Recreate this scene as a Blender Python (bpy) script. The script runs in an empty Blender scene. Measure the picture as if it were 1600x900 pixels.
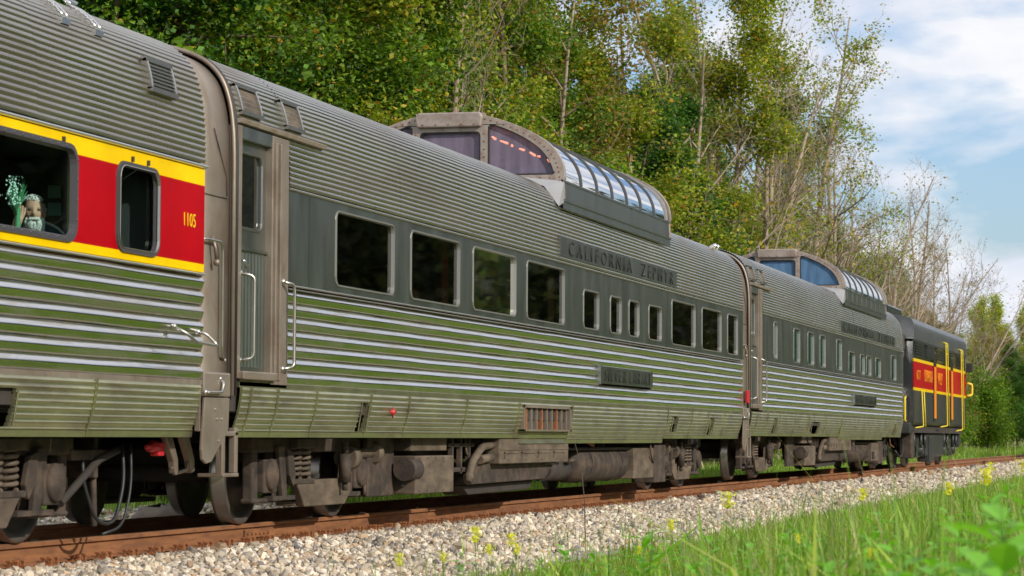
import bpy, bmesh, math, random
import numpy as np
from mathutils import Vector, Matrix
from mathutils.geometry import tessellate_polygon
R = math.radians
sc = bpy.context.scene
COL = sc.collection
random.seed(7)

# ------------------------------------------------------------------ camera
FPX, YAW, PITCH, ROLL, DIST, EYE = 4220.4, 0.257415, 0.0550102, 0.0047627, 8.02758, 0.816033
SX = 1.52                                   # half width of a coach: its side stands at x = SX, rail heads at z = 0
_F = Vector((-math.sin(YAW)*math.cos(PITCH), math.cos(YAW)*math.cos(PITCH), math.sin(PITCH)))
_R0 = Vector((math.cos(YAW), math.sin(YAW), 0)); _U0 = _R0.cross(_F)
_R = _R0*math.cos(ROLL)+_U0*math.sin(ROLL); _U = _U0*math.cos(ROLL)-_R0*math.sin(ROLL)
CAM = Vector((SX+DIST, 0, EYE))
cd = bpy.data.cameras.new('camera'); cam = bpy.data.objects.new('camera', cd); COL.objects.link(cam)
cd.sensor_width = 36; cd.lens = FPX/1600*36
cd.clip_start = 0.2; cd.clip_end = 3000
M = Matrix((_R, _U, -_F)).transposed().to_4x4(); M.translation = CAM
cam.matrix_world = M
cd.dof.use_dof = True; cd.dof.focus_distance = 36; cd.dof.aperture_fstop = 6.3
sc.camera = cam

def at(px, py, x):
    """point of the upright plane x = const that measures px, py on the 1600 x 900 photograph"""
    d = _F*FPX+_R*(px-800)+_U*(450-py)
    s = (x-CAM.x)/d.x
    return CAM+d*s
def px_of(P):
    d = Vector(P)-CAM; w = d.dot(_F)
    return 800+FPX*d.dot(_R)/w, 450-FPX*d.dot(_U)/w

# ------------------------------------------------------------------ sky, sun, exposure
SUN_EL, SUN_AZ = R(28), R(116)              # azimuth from +Y towards +X
w = bpy.data.worlds.new('World'); sc.world = w; w.use_nodes = True
nt = w.node_tree; nt.nodes.clear()
def N(t, ty, **kw):
    n = t.nodes.new(ty)
    for k, v in kw.items():
        if k.startswith('i_'):
            key = k[2:]
            n.inputs[int(key) if key.isdigit() else key.replace('_', ' ')].default_value = v
        else: setattr(n, k, v)
    return n
out = N(nt, 'ShaderNodeOutputWorld'); bg = N(nt, 'ShaderNodeBackground')
sky = N(nt, 'ShaderNodeTexSky', sky_type='NISHITA', sun_disc=False)
sky.sun_elevation = SUN_EL; sky.sun_rotation = SUN_AZ; sky.air_density = 1.0; sky.dust_density = 1.5; sky.ozone_density = 2.0
bg.inputs['Strength'].default_value = 0.12
tc = N(nt, 'ShaderNodeTexCoord')
mp = N(nt, 'ShaderNodeMapping'); mp.inputs['Scale'].default_value = (1.0, 1.0, 2.4); mp.inputs['Location'].default_value = (0.35, 0.1, 0.42)
n1 = N(nt, 'ShaderNodeTexNoise', i_Scale=10.5, i_Detail=7.0, i_Roughness=0.52, i_Distortion=0.2)
cr = N(nt, 'ShaderNodeValToRGB'); cr.color_ramp.elements[0].position = 0.41; cr.color_ramp.elements[1].position = 0.55
n2 = N(nt, 'ShaderNodeTexNoise', i_Scale=9.0, i_Detail=6.0, i_Roughness=0.55)
cr2 = N(nt, 'ShaderNodeValToRGB')
cr2.color_ramp.elements[0].position = 0.35; cr2.color_ramp.elements[0].color = (5.9, 6.4, 7.5, 1)
cr2.color_ramp.elements[1].position = 0.62; cr2.color_ramp.elements[1].color = (8.3, 8.3, 8.5, 1)
mx = N(nt, 'ShaderNodeMixRGB')
sat = N(nt, 'ShaderNodeMixRGB', blend_type='MULTIPLY'); sat.inputs[0].default_value = 1; sat.inputs[2].default_value = (1.12, 1.22, 1.42, 1)
L = nt.links.new
L(tc.outputs['Generated'], mp.inputs[0]); L(mp.outputs[0], n1.inputs['Vector']); L(mp.outputs[0], n2.inputs['Vector'])
spz = N(nt, 'ShaderNodeSeparateXYZ'); L(tc.outputs['Generated'], spz.inputs[0])
mrz = N(nt, 'ShaderNodeMapRange'); mrz.inputs[1].default_value = .15; mrz.inputs[2].default_value = .40; mrz.inputs[3].default_value = 0; mrz.inputs[4].default_value = .10
L(spz.outputs['Z'], mrz.inputs[0]); adz = N(nt, 'ShaderNodeMath', operation='ADD'); L(n1.outputs[0], adz.inputs[0]); L(mrz.outputs[0], adz.inputs[1])
L(adz.outputs[0], cr.inputs[0]); L(n2.outputs[0], cr2.inputs[0])
L(sky.outputs[0], sat.inputs[1]); L(sat.outputs[0], mx.inputs[1]); L(cr2.outputs[0], mx.inputs[2]); L(cr.outputs[0], mx.inputs[0])
L(mx.outputs[0], bg.inputs[0]); L(bg.outputs[0], out.inputs[0])
sd = bpy.data.lights.new('sun', 'SUN'); so = bpy.data.objects.new('sun', sd); COL.objects.link(so)
sd.energy = 3.6; sd.angle = R(0.6); sd.color = (1, 0.95, 0.87)
dv = Vector((math.sin(SUN_AZ)*math.cos(SUN_EL), math.cos(SUN_AZ)*math.cos(SUN_EL), math.sin(SUN_EL)))
so.rotation_euler = dv.to_track_quat('Z', 'Y').to_euler(); so.location = (30, -20, 40)
sc.view_settings.view_transform = 'Standard'; sc.view_settings.look = 'None'
sc.view_settings.exposure = 0.0; sc.view_settings.gamma = 1
sc.render.engine = 'CYCLES'; sc.cycles.max_bounces = 6; sc.cycles.transparent_max_bounces = 8
sc.cycles.caustics_reflective = False; sc.cycles.caustics_refractive = False

# ------------------------------------------------------------------ materials
MATS = {}
def mat(name, base, rough=0.5, metal=0.0, var=0.0, vscale=(3, 3, 3), bump=0.0, bscale=(20, 20, 20), dirt=None, dirt_amt=0.0, dscale=(1, 1, 1), rvar=0.0, bdist=0.01, coord='Object', **kw):
    m = bpy.data.materials.new(name); m.use_nodes = True; t = m.node_tree
    b = t.nodes['Principled BSDF']; b.inputs['Base Color'].default_value = (*base, 1)
    b.inputs['Roughness'].default_value = rough; b.inputs['Metallic'].default_value = metal
    for k, v in kw.items(): b.inputs[k.replace('_', ' ')].default_value = v
    col = None
    tcn = N(t, 'ShaderNodeTexCoord')
    def noise(scale, det=5, dist=0.0):
        mpn = N(t, 'ShaderNodeMapping'); mpn.inputs['Scale'].default_value = scale
        nn = N(t, 'ShaderNodeTexNoise', i_Scale=1.0, i_Detail=float(det), i_Roughness=0.6, i_Distortion=dist)
        t.links.new(tcn.outputs[coord], mpn.inputs[0]); t.links.new(mpn.outputs[0], nn.inputs['Vector']); return nn
    if var:
        nn = noise(vscale); mr = N(t, 'ShaderNodeMapRange'); mr.inputs[1].default_value = .3; mr.inputs[2].default_value = .7
        mr.inputs[3].default_value = 1-var; mr.inputs[4].default_value = 1+var
        mm = N(t, 'ShaderNodeVectorMath', operation='SCALE'); mm.inputs[0].default_value = base
        t.links.new(nn.outputs[0], mr.inputs[0]); t.links.new(mr.outputs[0], mm.inputs['Scale']); col = mm.outputs[0]
    if dirt:
        nn = noise(dscale, 4, .3); rp = N(t, 'ShaderNodeValToRGB'); rp.color_ramp.elements[0].position = .58-dirt_amt*.4; rp.color_ramp.elements[1].position = .80-dirt_amt*.15
        mxn = N(t, 'ShaderNodeMixRGB'); mxn.inputs[1].default_value = (*base, 1); mxn.inputs[2].default_value = (*dirt, 1)
        t.links.new(nn.outputs[0], rp.inputs[0]); t.links.new(rp.outputs[0], mxn.inputs[0])
        if col: t.links.new(col, mxn.inputs[1])
        col = mxn.outputs[0]
        if metal > 0:
            mt = N(t, 'ShaderNodeMapRange'); mt.inputs[3].default_value = metal; mt.inputs[4].default_value = metal*.7
            t.links.new(rp.outputs[0], mt.inputs[0]); t.links.new(mt.outputs[0], b.inputs['Metallic'])
    if col: t.links.new(col, b.inputs['Base Color'])
    if rvar:
        nn = noise((vscale[0]*2, vscale[1]*2, vscale[2]*2)); mr = N(t, 'ShaderNodeMapRange'); mr.inputs[1].default_value = .3; mr.inputs[2].default_value = .7
        mr.inputs[3].default_value = rough-rvar; mr.inputs[4].default_value = rough+rvar
        t.links.new(nn.outputs[0], mr.inputs[0]); t.links.new(mr.outputs[0], b.inputs['Roughness'])
    if bump:
        nn = noise(bscale, 2); bn = N(t, 'ShaderNodeBump'); bn.inputs['Strength'].default_value = bump; bn.inputs['Distance'].default_value = bdist
        t.links.new(nn.outputs[0], bn.inputs['Height']); t.links.new(bn.outputs[0], b.inputs['Normal'])
    MATS[name] = m
    return m
def attr_mat(name, rough=0.6, translucent=0.0, var=0.0, spec=0.3, bump=0):
    m = bpy.data.materials.new(name); m.use_nodes = True; t = m.node_tree
    b = t.nodes['Principled BSDF']; a = N(t, 'ShaderNodeAttribute', attribute_name='Col')
    t.links.new(a.outputs['Color'], b.inputs['Base Color']); b.inputs['Roughness'].default_value = rough
    b.inputs['Specular IOR Level'].default_value = spec
    if translucent:
        tr = N(t, 'ShaderNodeBsdfTranslucent'); ms = N(t, 'ShaderNodeMixShader'); ms.inputs[0].default_value = translucent
        sc2 = N(t, 'ShaderNodeMixRGB', blend_type='MULTIPLY'); sc2.inputs[0].default_value = 1; sc2.inputs[2].default_value = (1.5, 1.6, .6, 1)
        t.links.new(a.outputs['Color'], sc2.inputs[1]); t.links.new(sc2.outputs[0], tr.inputs[0])
        t.links.new(b.outputs[0], ms.inputs[1]); t.links.new(tr.outputs[0], ms.inputs[2])
        t.links.new(ms.outputs[0], t.nodes['Material Output'].inputs[0])
    MATS[name] = m; return m

mat('steel_roof', (.45, .42, .365), .30, 1, var=.14, vscale=(1.2, .5, 1.2), dirt=(.19, .155, .115), dirt_amt=.35, dscale=(1.5, .35, 2), rvar=.06)
mat('steel_flute', (.62, .61, .59), .17, 1, var=.08, vscale=(2, .7, 3), dirt=(.30, .24, .15), dirt_amt=.28, dscale=(3, .8, 14), rvar=.05, bump=.5, bscale=(2, 2.2, 4), bdist=.008)
mat('steel_band', (.37, .39, .355), .36, 1, var=.10, vscale=(2, 1.5, .4), rvar=.05, bump=.2, bscale=(1, 1.2, .7), bdist=.006)
mat('steel_skirt', (.47, .46, .27), .34, .9, var=.15, vscale=(2, 1, 2), dirt=(.17, .14, .085), dirt_amt=.4, dscale=(2, 1.2, 5), rvar=.06, bump=.3, bscale=(2, 1, 2), bdist=.006)
mat('steel_bright', (.75, .74, .72), .22, 1)
mat('steel_trim', (.48, .46, .41), .34, 1, var=.1)
mat('dirty_steel', (.33, .27, .215), .45, .55, var=.18, vscale=(2, 2, 2), dirt=(.19, .13, .085), dirt_amt=.3, dscale=(3, 3, 2), bump=.2, bscale=(9, 9, 9), bdist=.004)
mat('dome_frame', (.40, .33, .28), .5, .35, var=.15, vscale=(6, 6, 6), dirt=(.24, .15, .11), dirt_amt=.3, dscale=(8, 8, 8))
mat('rubber', (.03, .027, .025), .6)
mat('gasket', (.06, .055, .06), .45)
mat('dust_iron', (.042, .030, .022), .8, 0, var=.4, vscale=(6, 6, 6), dirt=(.12, .08, .052), dirt_amt=.36, dscale=(4, 4, 6), bump=.5, bscale=(30, 30, 30), bdist=.006)
mat('dust_box', (.15, .11, .072), .75, 0, var=.3, vscale=(3, 3, 3), dirt=(.05, .034, .024), dirt_amt=.48, dscale=(3, 2, 7), bump=.2, bscale=(12, 12, 12))
mat('grime', (.045, .036, .03), .85, 0, var=.3, bump=.4, bscale=(15, 15, 15))
mat('wheel_steel', (.085, .07, .058), .6, .3, var=.25, vscale=(6, 6, 6), bump=.2, bscale=(20, 20, 20))
mat('wheel_tread', (.30, .27, .24), .3, .9)
mat('rust', (.25, .10, .036), .85, 0, var=.28, vscale=(14, 1.5, 14), dirt=(.12, .05, .025), dirt_amt=.25, dscale=(10, 3, 18), bump=.4, bscale=(40, 10, 40), bdist=.004)
mat('rail_top', (.20, .13, .085), .5, .5, var=.2, vscale=(3, .6, 3))
mat('rust_plate', (.27, .10, .035), .9, 0, var=.3, vscale=(15, 15, 15), bump=.5, bscale=(60, 60, 60), bdist=.004)
mat('old_wood', (.075, .05, .033), .9, 0, var=.3, vscale=(2, 20, 20), bump=.6, bscale=(4, 40, 40))
mat('dark_void', (.012, .011, .010), .9)
mat('interior_dark', (.05, .05, .052), .8)
mat('glass_dark', (.012, .014, .013), .02, 0, IOR=1.6, bump=.10, bscale=(1.1, 1.1, 1.6), bdist=.02)
mat('glass_teal', (.012, .05, .04), .05, 0, IOR=1.5)
mat('black_paint', (.018, .019, .022), .28, 0, var=.2, Coat_Weight=.5, Coat_Roughness=.15)
mat('loco_roof', (.10, .105, .11), .35, .2, var=.2)
mat('loco_grey', (.035, .037, .035), .45, 0, var=.3)
mat('red_paint', (.42, .004, .008), .35, 0, var=.1, Specular_IOR_Level=.2)
mat('yellow_paint', (.86, .56, .008), .35, 0, var=.03)
mat('yellow_pipe', (.80, .62, .03), .45)
mat('orange_paint', (.75, .25, .01), .5)
mat('letter_grey', (.022, .024, .024), .5, 0)
mat('red_plastic', (.55, .02, .03), .4)
mat('hose', (.02, .02, .02), .5)
mat('skin', (.52, .30, .22), .55, 0, Subsurface_Weight=.1)
mat('white_hair', (.78, .79, .78), .8, 0, bump=.8, bscale=(80, 80, 80))
mat('shirt', (.12, .42, .45), .8)
mat('seat_blue', (.02, .06, .12), .7)
mat('white_pipe', (.85, .9, .88), .5)
mat('fairing', (.27, .27, .28), .65, 0, var=.1)
mat('leaf_teal', (.06, .25, .12), .6)
mat('flower_white', (.6, .85, .78), .7)
mat('wood_brown', (.23, .09, .04), .5)
mat('post_olive', (.42, .50, .16), .6)
mat('frame_grey', (.40, .39, .35), .42, .8)
mat('white_beard', (.55, .56, .55), .85)
mat('curtain_tan', (.22, .15, .08), .9)
mat('seat_red', (.16, .03, .02), .85)
mat('seat_olive', (.07, .075, .03), .85)
mat('rib_grey', (.13, .13, .13), .4, .5)
mat('poster', (.25, .42, .45), .6)
mat('eye_dark', (.02, .015, .01), .3)
mat('paper_white', (.7, .7, .68), .6)
mat('bark_pale', (.36, .28, .20), .9, 0, var=.3, vscale=(3, 3, 1), bump=.5, bscale=(12, 12, 3), coord='Object')
mat('bark_brown', (.17, .115, .075), .9, 0, var=.3, vscale=(3, 3, 1), bump=.5, bscale=(12, 12, 3))
attr_mat('leaf', .55, .38)
attr_mat('grass_blade', .55, .35)
attr_mat('stone', .85, 0, spec=.2)

def glass(name, tint, refl_rough=.02, ior=1.5):
    m = bpy.data.materials.new(name); m.use_nodes = True; t = m.node_tree; t.nodes.clear()
    o = N(t, 'ShaderNodeOutputMaterial'); ms = N(t, 'ShaderNodeMixShader'); fr = N(t, 'ShaderNodeFresnel'); fr.inputs[0].default_value = ior
    tr = N(t, 'ShaderNodeBsdfTransparent'); tr.inputs[0].default_value = (*tint, 1)
    gl = N(t, 'ShaderNodeBsdfGlossy'); gl.inputs['Roughness'].default_value = refl_rough
    t.links.new(fr.outputs[0], ms.inputs[0]); t.links.new(tr.outputs[0], ms.inputs[1]); t.links.new(gl.outputs[0], ms.inputs[2]); t.links.new(ms.outputs[0], o.inputs[0])
    MATS[name] = m
glass('glass_clear', (.90, .98, .95), .015, 1.05)
glass('glass_see', (.50, .50, .47), .02, 1.5)
glass('glass_dome_purple', (.62, .52, .62), .02, 1.45)
glass('glass_dome_blue', (.42, .55, .75), .02, 1.45)

def film_glass(name, col, tint, k=.5):
    glass(name, tint, .03, 1.4); t = MATS[name].node_tree; o = next(n for n in t.nodes if n.type == 'OUTPUT_MATERIAL'); ms0 = o.inputs[0].links[0].from_node
    tc_ = N(t, 'ShaderNodeTexCoord'); mp_ = N(t, 'ShaderNodeMapping'); mp_.inputs['Scale'].default_value = (9, 1, 1.2); nn = N(t, 'ShaderNodeTexNoise', i_Scale=1.0, i_Detail=4.0)
    rp = N(t, 'ShaderNodeValToRGB'); rp.color_ramp.elements[0].position = .3; rp.color_ramp.elements[0].color = (*[c*.55 for c in col], 1); rp.color_ramp.elements[1].position = .7; rp.color_ramp.elements[1].color = (*col, 1)
    d = N(t, 'ShaderNodeBsdfDiffuse'); m2 = N(t, 'ShaderNodeMixShader'); m2.inputs[0].default_value = k
    t.links.new(tc_.outputs['Object'], mp_.inputs[0]); t.links.new(mp_.outputs[0], nn.inputs['Vector']); t.links.new(nn.outputs[0], rp.inputs[0]); t.links.new(rp.outputs[0], d.inputs[0])
    t.links.new(ms0.outputs[0], m2.inputs[1]); t.links.new(d.outputs[0], m2.inputs[2]); t.links.new(m2.outputs[0], o.inputs[0])
film_glass('film_purple', (.36, .29, .38), (.8, .65, .75), .62)
film_glass('film_blue', (.16, .31, .52), (.5, .6, .8), .72)

# warm bulbs under the dome ceiling
m = bpy.data.materials.new('warm_bulb'); m.use_nodes = True
m.node_tree.nodes['Principled BSDF'].inputs['Emission Color'].default_value = (1, .35, .12, 1)
m.node_tree.nodes['Principled BSDF'].inputs['Emission Strength'].default_value = 3.5
MATS['warm_bulb'] = m

# painted side of the first coach: red field between two yellow stripes (the paint changes by height)
def paint_bands():
    m = mat('coach_paint', (.5, 0, 0), .3, 0, Specular_IOR_Level=.15); t = m.node_tree; b = t.nodes['Principled BSDF']
    g = N(t, 'ShaderNodeNewGeometry'); s = N(t, 'ShaderNodeSeparateXYZ'); mr = N(t, 'ShaderNodeMapRange')
    mr.inputs[1].default_value = 2.0; mr.inputs[2].default_value = 3.0
    rp = N(t, 'ShaderNodeValToRGB'); rp.color_ramp.interpolation = 'CONSTANT'; e = rp.color_ramp.elements
    e[0].position = 0; e[0].color = (.95, .60, .0, 1); e[1].position = .205; e[1].color = (.44, .0, .006, 1)
    x = e.new(.845); x.color = (.95, .60, .0, 1)
    t.links.new(g.outputs['Position'], s.inputs[0]); t.links.new(s.outputs['Z'], mr.inputs[0]); nz = N(t, 'ShaderNodeTexNoise', i_Scale=1.3, i_Detail=7.0, i_Roughness=.65); t.links.new(g.outputs['Position'], nz.inputs['Vector'])
    m2 = N(t, 'ShaderNodeMapRange'); m2.inputs[1].default_value = .35; m2.inputs[2].default_value = .7; m2.inputs[3].default_value = .80; m2.inputs[4].default_value = 1.05
    vm = N(t, 'ShaderNodeVectorMath', operation='SCALE'); t.links.new(nz.outputs[0], m2.inputs[0]); t.links.new(m2.outputs[0], vm.inputs['Scale'])
    t.links.new(mr.outputs[0], rp.inputs[0]); t.links.new(rp.outputs[0], vm.inputs[0]); t.links.new(vm.outputs[0], b.inputs['Base Color'])
paint_bands()

# ground: grass, leaf litter and bare earth
def ground_mat():
    m = bpy.data.materials.new('ground_turf'); m.use_nodes = True; t = m.node_tree; b = t.nodes['Principled BSDF']; b.inputs['Roughness'].default_value = .95
    b.inputs['Specular IOR Level'].default_value = .1
    g = N(t, 'ShaderNodeNewGeometry')
    def nz(s, d): n = N(t, 'ShaderNodeTexNoise', i_Scale=s, i_Detail=float(d), i_Roughness=.65); t.links.new(g.outputs['Position'], n.inputs['Vector']); return n
    a = nz(3.0, 8); rp = N(t, 'ShaderNodeValToRGB'); e = rp.color_ramp.elements
    e[0].position = .32; e[0].color = (.075, .095, .03, 1); e[1].position = .68; e[1].color = (.28, .285, .10, 1)
    x = e.new(.5); x.color = (.15, .18, .05, 1)
    b2 = nz(.25, 4); r2 = N(t, 'ShaderNodeValToRGB'); r2.color_ramp.elements[0].position = .62; r2.color_ramp.elements[1].position = .75
    mxn = N(t, 'ShaderNodeMixRGB'); mxn.inputs[2].default_value = (.12, .10, .045, 1)
    t.links.new(a.outputs[0], rp.inputs[0]); t.links.new(b2.outputs[0], r2.inputs[0]); t.links.new(r2.outputs[0], mxn.inputs[0]); t.links.new(rp.outputs[0], mxn.inputs[1]); t.links.new(mxn.outputs[0], b.inputs['Base Color'])
    bn = N(t, 'ShaderNodeBump'); bn.inputs['Strength'].default_value = .8; bn.inputs['Distance'].default_value = .06; c = nz(12, 5)
    t.links.new(c.outputs[0], bn.inputs['Height']); t.links.new(bn.outputs[0], b.inputs['Normal']); MATS['ground_turf'] = m
    m = bpy.data.materials.new('ballast_fines'); m.use_nodes = True; t = m.node_tree; b = t.nodes['Principled BSDF']; b.inputs['Roughness'].default_value = .95
    g = N(t, 'ShaderNodeNewGeometry'); v = N(t, 'ShaderNodeTexVoronoi', i_Scale=26.0); t.links.new(g.outputs['Position'], v.inputs['Vector'])
    rp = N(t, 'ShaderNodeValToRGB'); e = rp.color_ramp.elements; e[0].color = (.16, .13, .10, 1); e[1].color = (.55, .50, .42, 1)
    s = N(t, 'ShaderNodeSeparateColor'); t.links.new(v.outputs['Color'], s.inputs[0]); t.links.new(s.outputs[0], rp.inputs[0]); t.links.new(rp.outputs[0], b.inputs['Base Color'])
    bn = N(t, 'ShaderNodeBump'); bn.inputs['Strength'].default_value = 1; bn.inputs['Distance'].default_value = .03; bn.invert = True
    t.links.new(v.outputs['Distance'], bn.inputs['Height']); t.links.new(bn.outputs[0], b.inputs['Normal']); MATS['ballast_fines'] = m
ground_mat()

# ------------------------------------------------------------------ mesh helpers
ORIG = {}                                       # world origin of every root
def origin(p):
    while p is not None and p.name not in ORIG: p = p.parent
    return ORIG[p.name] if p is not None else Vector((0, 0, 0))
def thing(name, loc, label, cat, group=None):
    o = bpy.data.objects.new(name, None); COL.objects.link(o); o.location = loc; ORIG[o.name] = Vector(loc)
    o.empty_display_size = .3
    tag(o, label, cat, group); return o
def tag(o, label=None, cat=None, group=None, kind=None):
    if label: o['label'] = label
    if cat: o['category'] = cat
    if group: o['group'] = group
    if kind: o['kind'] = kind
    return o
def link(name, me, parent=None):
    o = bpy.data.objects.new(name, me); COL.objects.link(o)
    if parent is not None: o.parent = parent
    return o
class MB:
    def __init__(s): s.v = []; s.f = []; s.m = []; s.sm = []
    def add(s, vs, fs, mi=0, smooth=False):
        k = len(s.v); s.v += [tuple(v) for v in vs]; s.f += [tuple(i+k for i in f) for f in fs]; s.m += [mi]*len(fs); s.sm += [smooth]*len(fs)
        return s
    def box(s, x0, x1, y0, y1, z0, z1, mi=0):
        return s.add([(x, y, z) for x in (x0, x1) for y in (y0, y1) for z in (z0, z1)],
              [(0, 1, 3, 2), (4, 6, 7, 5), (0, 4, 5, 1), (2, 3, 7, 6), (0, 2, 6, 4), (1, 5, 7, 3)], mi)
    def prism(s, prof, a0, a1, axis='y', mi=0, smooth=False, caps=True):
        """closed profile swept along an axis: prof holds (x,z) for y, (y,z) for x"""
        n = len(prof)
        P = (lambda p, a: (p[0], a, p[1])) if axis == 'y' else (lambda p, a: (a, p[0], p[1]))
        vs = [P(p, a0) for p in prof]+[P(p, a1) for p in prof]
        fs = [(i, (i+1) % n, n+(i+1) % n, n+i) for i in range(n)]
        s.add(vs, fs, mi, smooth)
        if caps: s.add(vs, [tuple(range(n))[::-1], tuple(range(n, 2*n))], mi)
        return s
    def sheet(s, prof, y0, y1, mi=0, smooth=True, ny=1, wob=0):
        n = len(prof); vs = []; fs = []; rw = random.Random(int(y0*77+prof[0][1]*991))
        for j in range(ny+1):
            y = y0+(y1-y0)*j/ny; ox, oz = (rw.gauss(0, wob), rw.gauss(0, wob)) if wob and 0 < j < ny else (0, 0); vs += [(p[0]+ox, y, p[1]+oz) for p in prof]
        for j in range(ny):
            for i in range(n-1): a = j*n+i; fs.append((a, a+1, a+n+1, a+n))
        return s.add(vs, fs, mi, smooth)
    def tube(s, pts, r, n=8, mi=0, smooth=True, caps=True):
        pts = [Vector(p) for p in pts]; rr = r if hasattr(r, '__len__') else [r]*len(pts)
        vs = []; fs = []; prev = None
        for i, p in enumerate(pts):
            a = pts[max(i-1, 0)]; b = pts[min(i+1, len(pts)-1)]; d = (b-a).normalized()
            if prev is None:
                u = d.orthogonal().normalized()
            else:
                u = (prev-d*prev.dot(d)); u = u.normalized() if u.length > 1e-6 else d.orthogonal().normalized()
            prev = u; q = d.cross(u)
            vs += [p+(u*math.cos(2*math.pi*k/n)+q*math.sin(2*math.pi*k/n))*rr[i] for k in range(n)]
        for i in range(len(pts)-1):
            for k in range(n): fs.append((i*n+k, i*n+(k+1) % n, (i+1)*n+(k+1) % n, (i+1)*n+k))
        s.add(vs, fs, mi, smooth)
        if caps: s.add([vs[k] for k in range(n)]+[vs[-n+k] for k in range(n)], [tuple(range(n))[::-1], tuple(range(n, 2*n))], mi)
        return s
    def lathe(s, c, prof, axis='x', n=28, mi=0, smooth=True):
        """prof: (offset along the axis, radius)"""
        vs = []; fs = []; c = Vector(c)
        for a, r in prof:
            for k in range(n):
                t = 2*math.pi*k/n; u, w_ = r*math.cos(t), r*math.sin(t)
                vs.append(c+(Vector((a, u, w_)) if axis == 'x' else Vector((u, a, w_)) if axis == 'y' else Vector((u, w_, a))))
        for i in range(len(prof)-1):
            for k in range(n): fs.append((i*n+k, i*n+(k+1) % n, (i+1)*n+(k+1) % n, (i+1)*n+k))
        return s.add(vs, fs, mi, smooth)
    def sphere(s, c, r, n=8, mi=0, sz=(1, 1, 1)):
        prof = [(-math.cos(math.pi*i/n)*r, max(math.sin(math.pi*i/n)*r, 1e-4)) for i in range(n+1)]
        k = len(s.v); s.lathe((0, 0, 0), prof, 'z', n*2, mi)
        for i in range(k, len(s.v)): v = s.v[i]; s.v[i] = (c[0]+v[0]*sz[0], c[1]+v[1]*sz[1], c[2]+v[2]*sz[2])
        return s
    def build(s, name, mats, parent=None, bevel=0, recalc=True):
        o0 = origin(parent); me = bpy.data.meshes.new(name)
        me.from_pydata([(v[0]-o0.x, v[1]-o0.y, v[2]-o0.z) for v in s.v], [], s.f)
        for mname in ([mats] if isinstance(mats, str) else mats): me.materials.append(MATS[mname])
        me.polygons.foreach_set('material_index', s.m); me.polygons.foreach_set('use_smooth', s.sm)
        if recalc:
            bm = bmesh.new(); bm.from_mesh(me); bmesh.ops.remove_doubles(bm, verts=bm.verts, dist=1e-5); bmesh.ops.recalc_face_normals(bm, faces=bm.faces); bm.to_mesh(me); bm.free()
        me.update(); o = link(name, me, parent)
        if bevel:
            md = o.modifiers.new('bevel', 'BEVEL'); md.width = bevel; md.segments = 2; md.limit_method = 'ANGLE'; md.angle_limit = R(40)
        return o
def rrect(a0, a1, b0, b1, r, n=4):
    r = min(r, (a1-a0)/2-.001, (b1-b0)/2-.001); P = []
    for ca, cb, s in ((a1-r, b0+r, -90), (a1-r, b1-r, 0), (a0+r, b1-r, 90), (a0+r, b0+r, 180)):
        for i in range(n+1): t = R(s+90*i/n); P.append((ca+r*math.cos(t), cb+r*math.sin(t)))
    return P
def plate(mb, outer, holes, x, thick, mi=0, axis='x'):
    """flat plate with openings. outer/holes: (a,b) loops; the outline gets real thickness behind the face"""
    P = (lambda a, b, d: (x-d, a, b)) if axis == 'x' else (lambda a, b, d: (a, x+d, b))
    loops = [outer]+list(holes)
    tri = tessellate_polygon([[Vector((a, b, 0)) for a, b in lp] for lp in loops])
    flat = [p for lp in loops for p in lp]
    mb.add([P(a, b, 0) for a, b in flat], tri, mi); mb.add([P(a, b, thick) for a, b in flat], tri, mi)
    for lp in loops:
        n = len(lp); mb.add([P(a, b, 0) for a, b in lp]+[P(a, b, thick) for a, b in lp], [(i, (i+1) % n, n+(i+1) % n, n+i) for i in range(n)], mi)
    return mb
def ring(mb, lo, li, x, prof, mi=0, axis='x'):
    """frame between outer loop lo and inner loop li; prof: list of (fraction from outer to inner, outward offset)"""
    n = len(lo); vs = []; fs = []
    for f, d in prof:
        for (a, b), (c, e) in zip(lo, li):
            u, v = a+(c-a)*f, b+(e-b)*f; vs.append((x+d, u, v) if axis == 'x' else (u, x-d, v))
    for j in range(len(prof)-1):
        for i in range(n): fs.append((j*n+i, j*n+(i+1) % n, (j+1)*n+(i+1) % n, (j+1)*n+i))
    mb.add(vs, fs, mi, False); return mb
def text(body, y0, y1, z0, z1, x, mname, parent, depth=.006, name='lettering', spacing=1.0, thin=0.0):
    cu = bpy.data.curves.new('lettering', 'FONT'); cu.body = body; cu.extrude = .02; cu.resolution_u = 2; cu.space_character = spacing; cu.offset = thin
    o = bpy.data.objects.new('tmp', cu); COL.objects.link(o); dg = bpy.context.evaluated_depsgraph_get(); dg.update()
    me = bpy.data.meshes.new_from_object(o.evaluated_get(dg)); bpy.data.objects.remove(o)
    co = np.empty(len(me.vertices)*3); me.vertices.foreach_get('co', co); co = co.reshape(-1, 3)
    mn, mxx = co.min(0), co.max(0); q = np.empty_like(co); og = origin(parent)
    q[:, 1] = y0+(co[:, 0]-mn[0])/(mxx[0]-mn[0])*(y1-y0)-og.y; q[:, 2] = z0+(co[:, 1]-mn[1])/(mxx[1]-mn[1])*(z1-z0)-og.z
    q[:, 0] = x+(co[:, 2]-mn[2])/(mxx[2]-mn[2])*depth-og.x
    me.vertices.foreach_set('co', q.ravel()); me.materials.clear(); me.materials.append(MATS[mname]); me.update(); me.name = name
    return link(name, me, parent)
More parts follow.
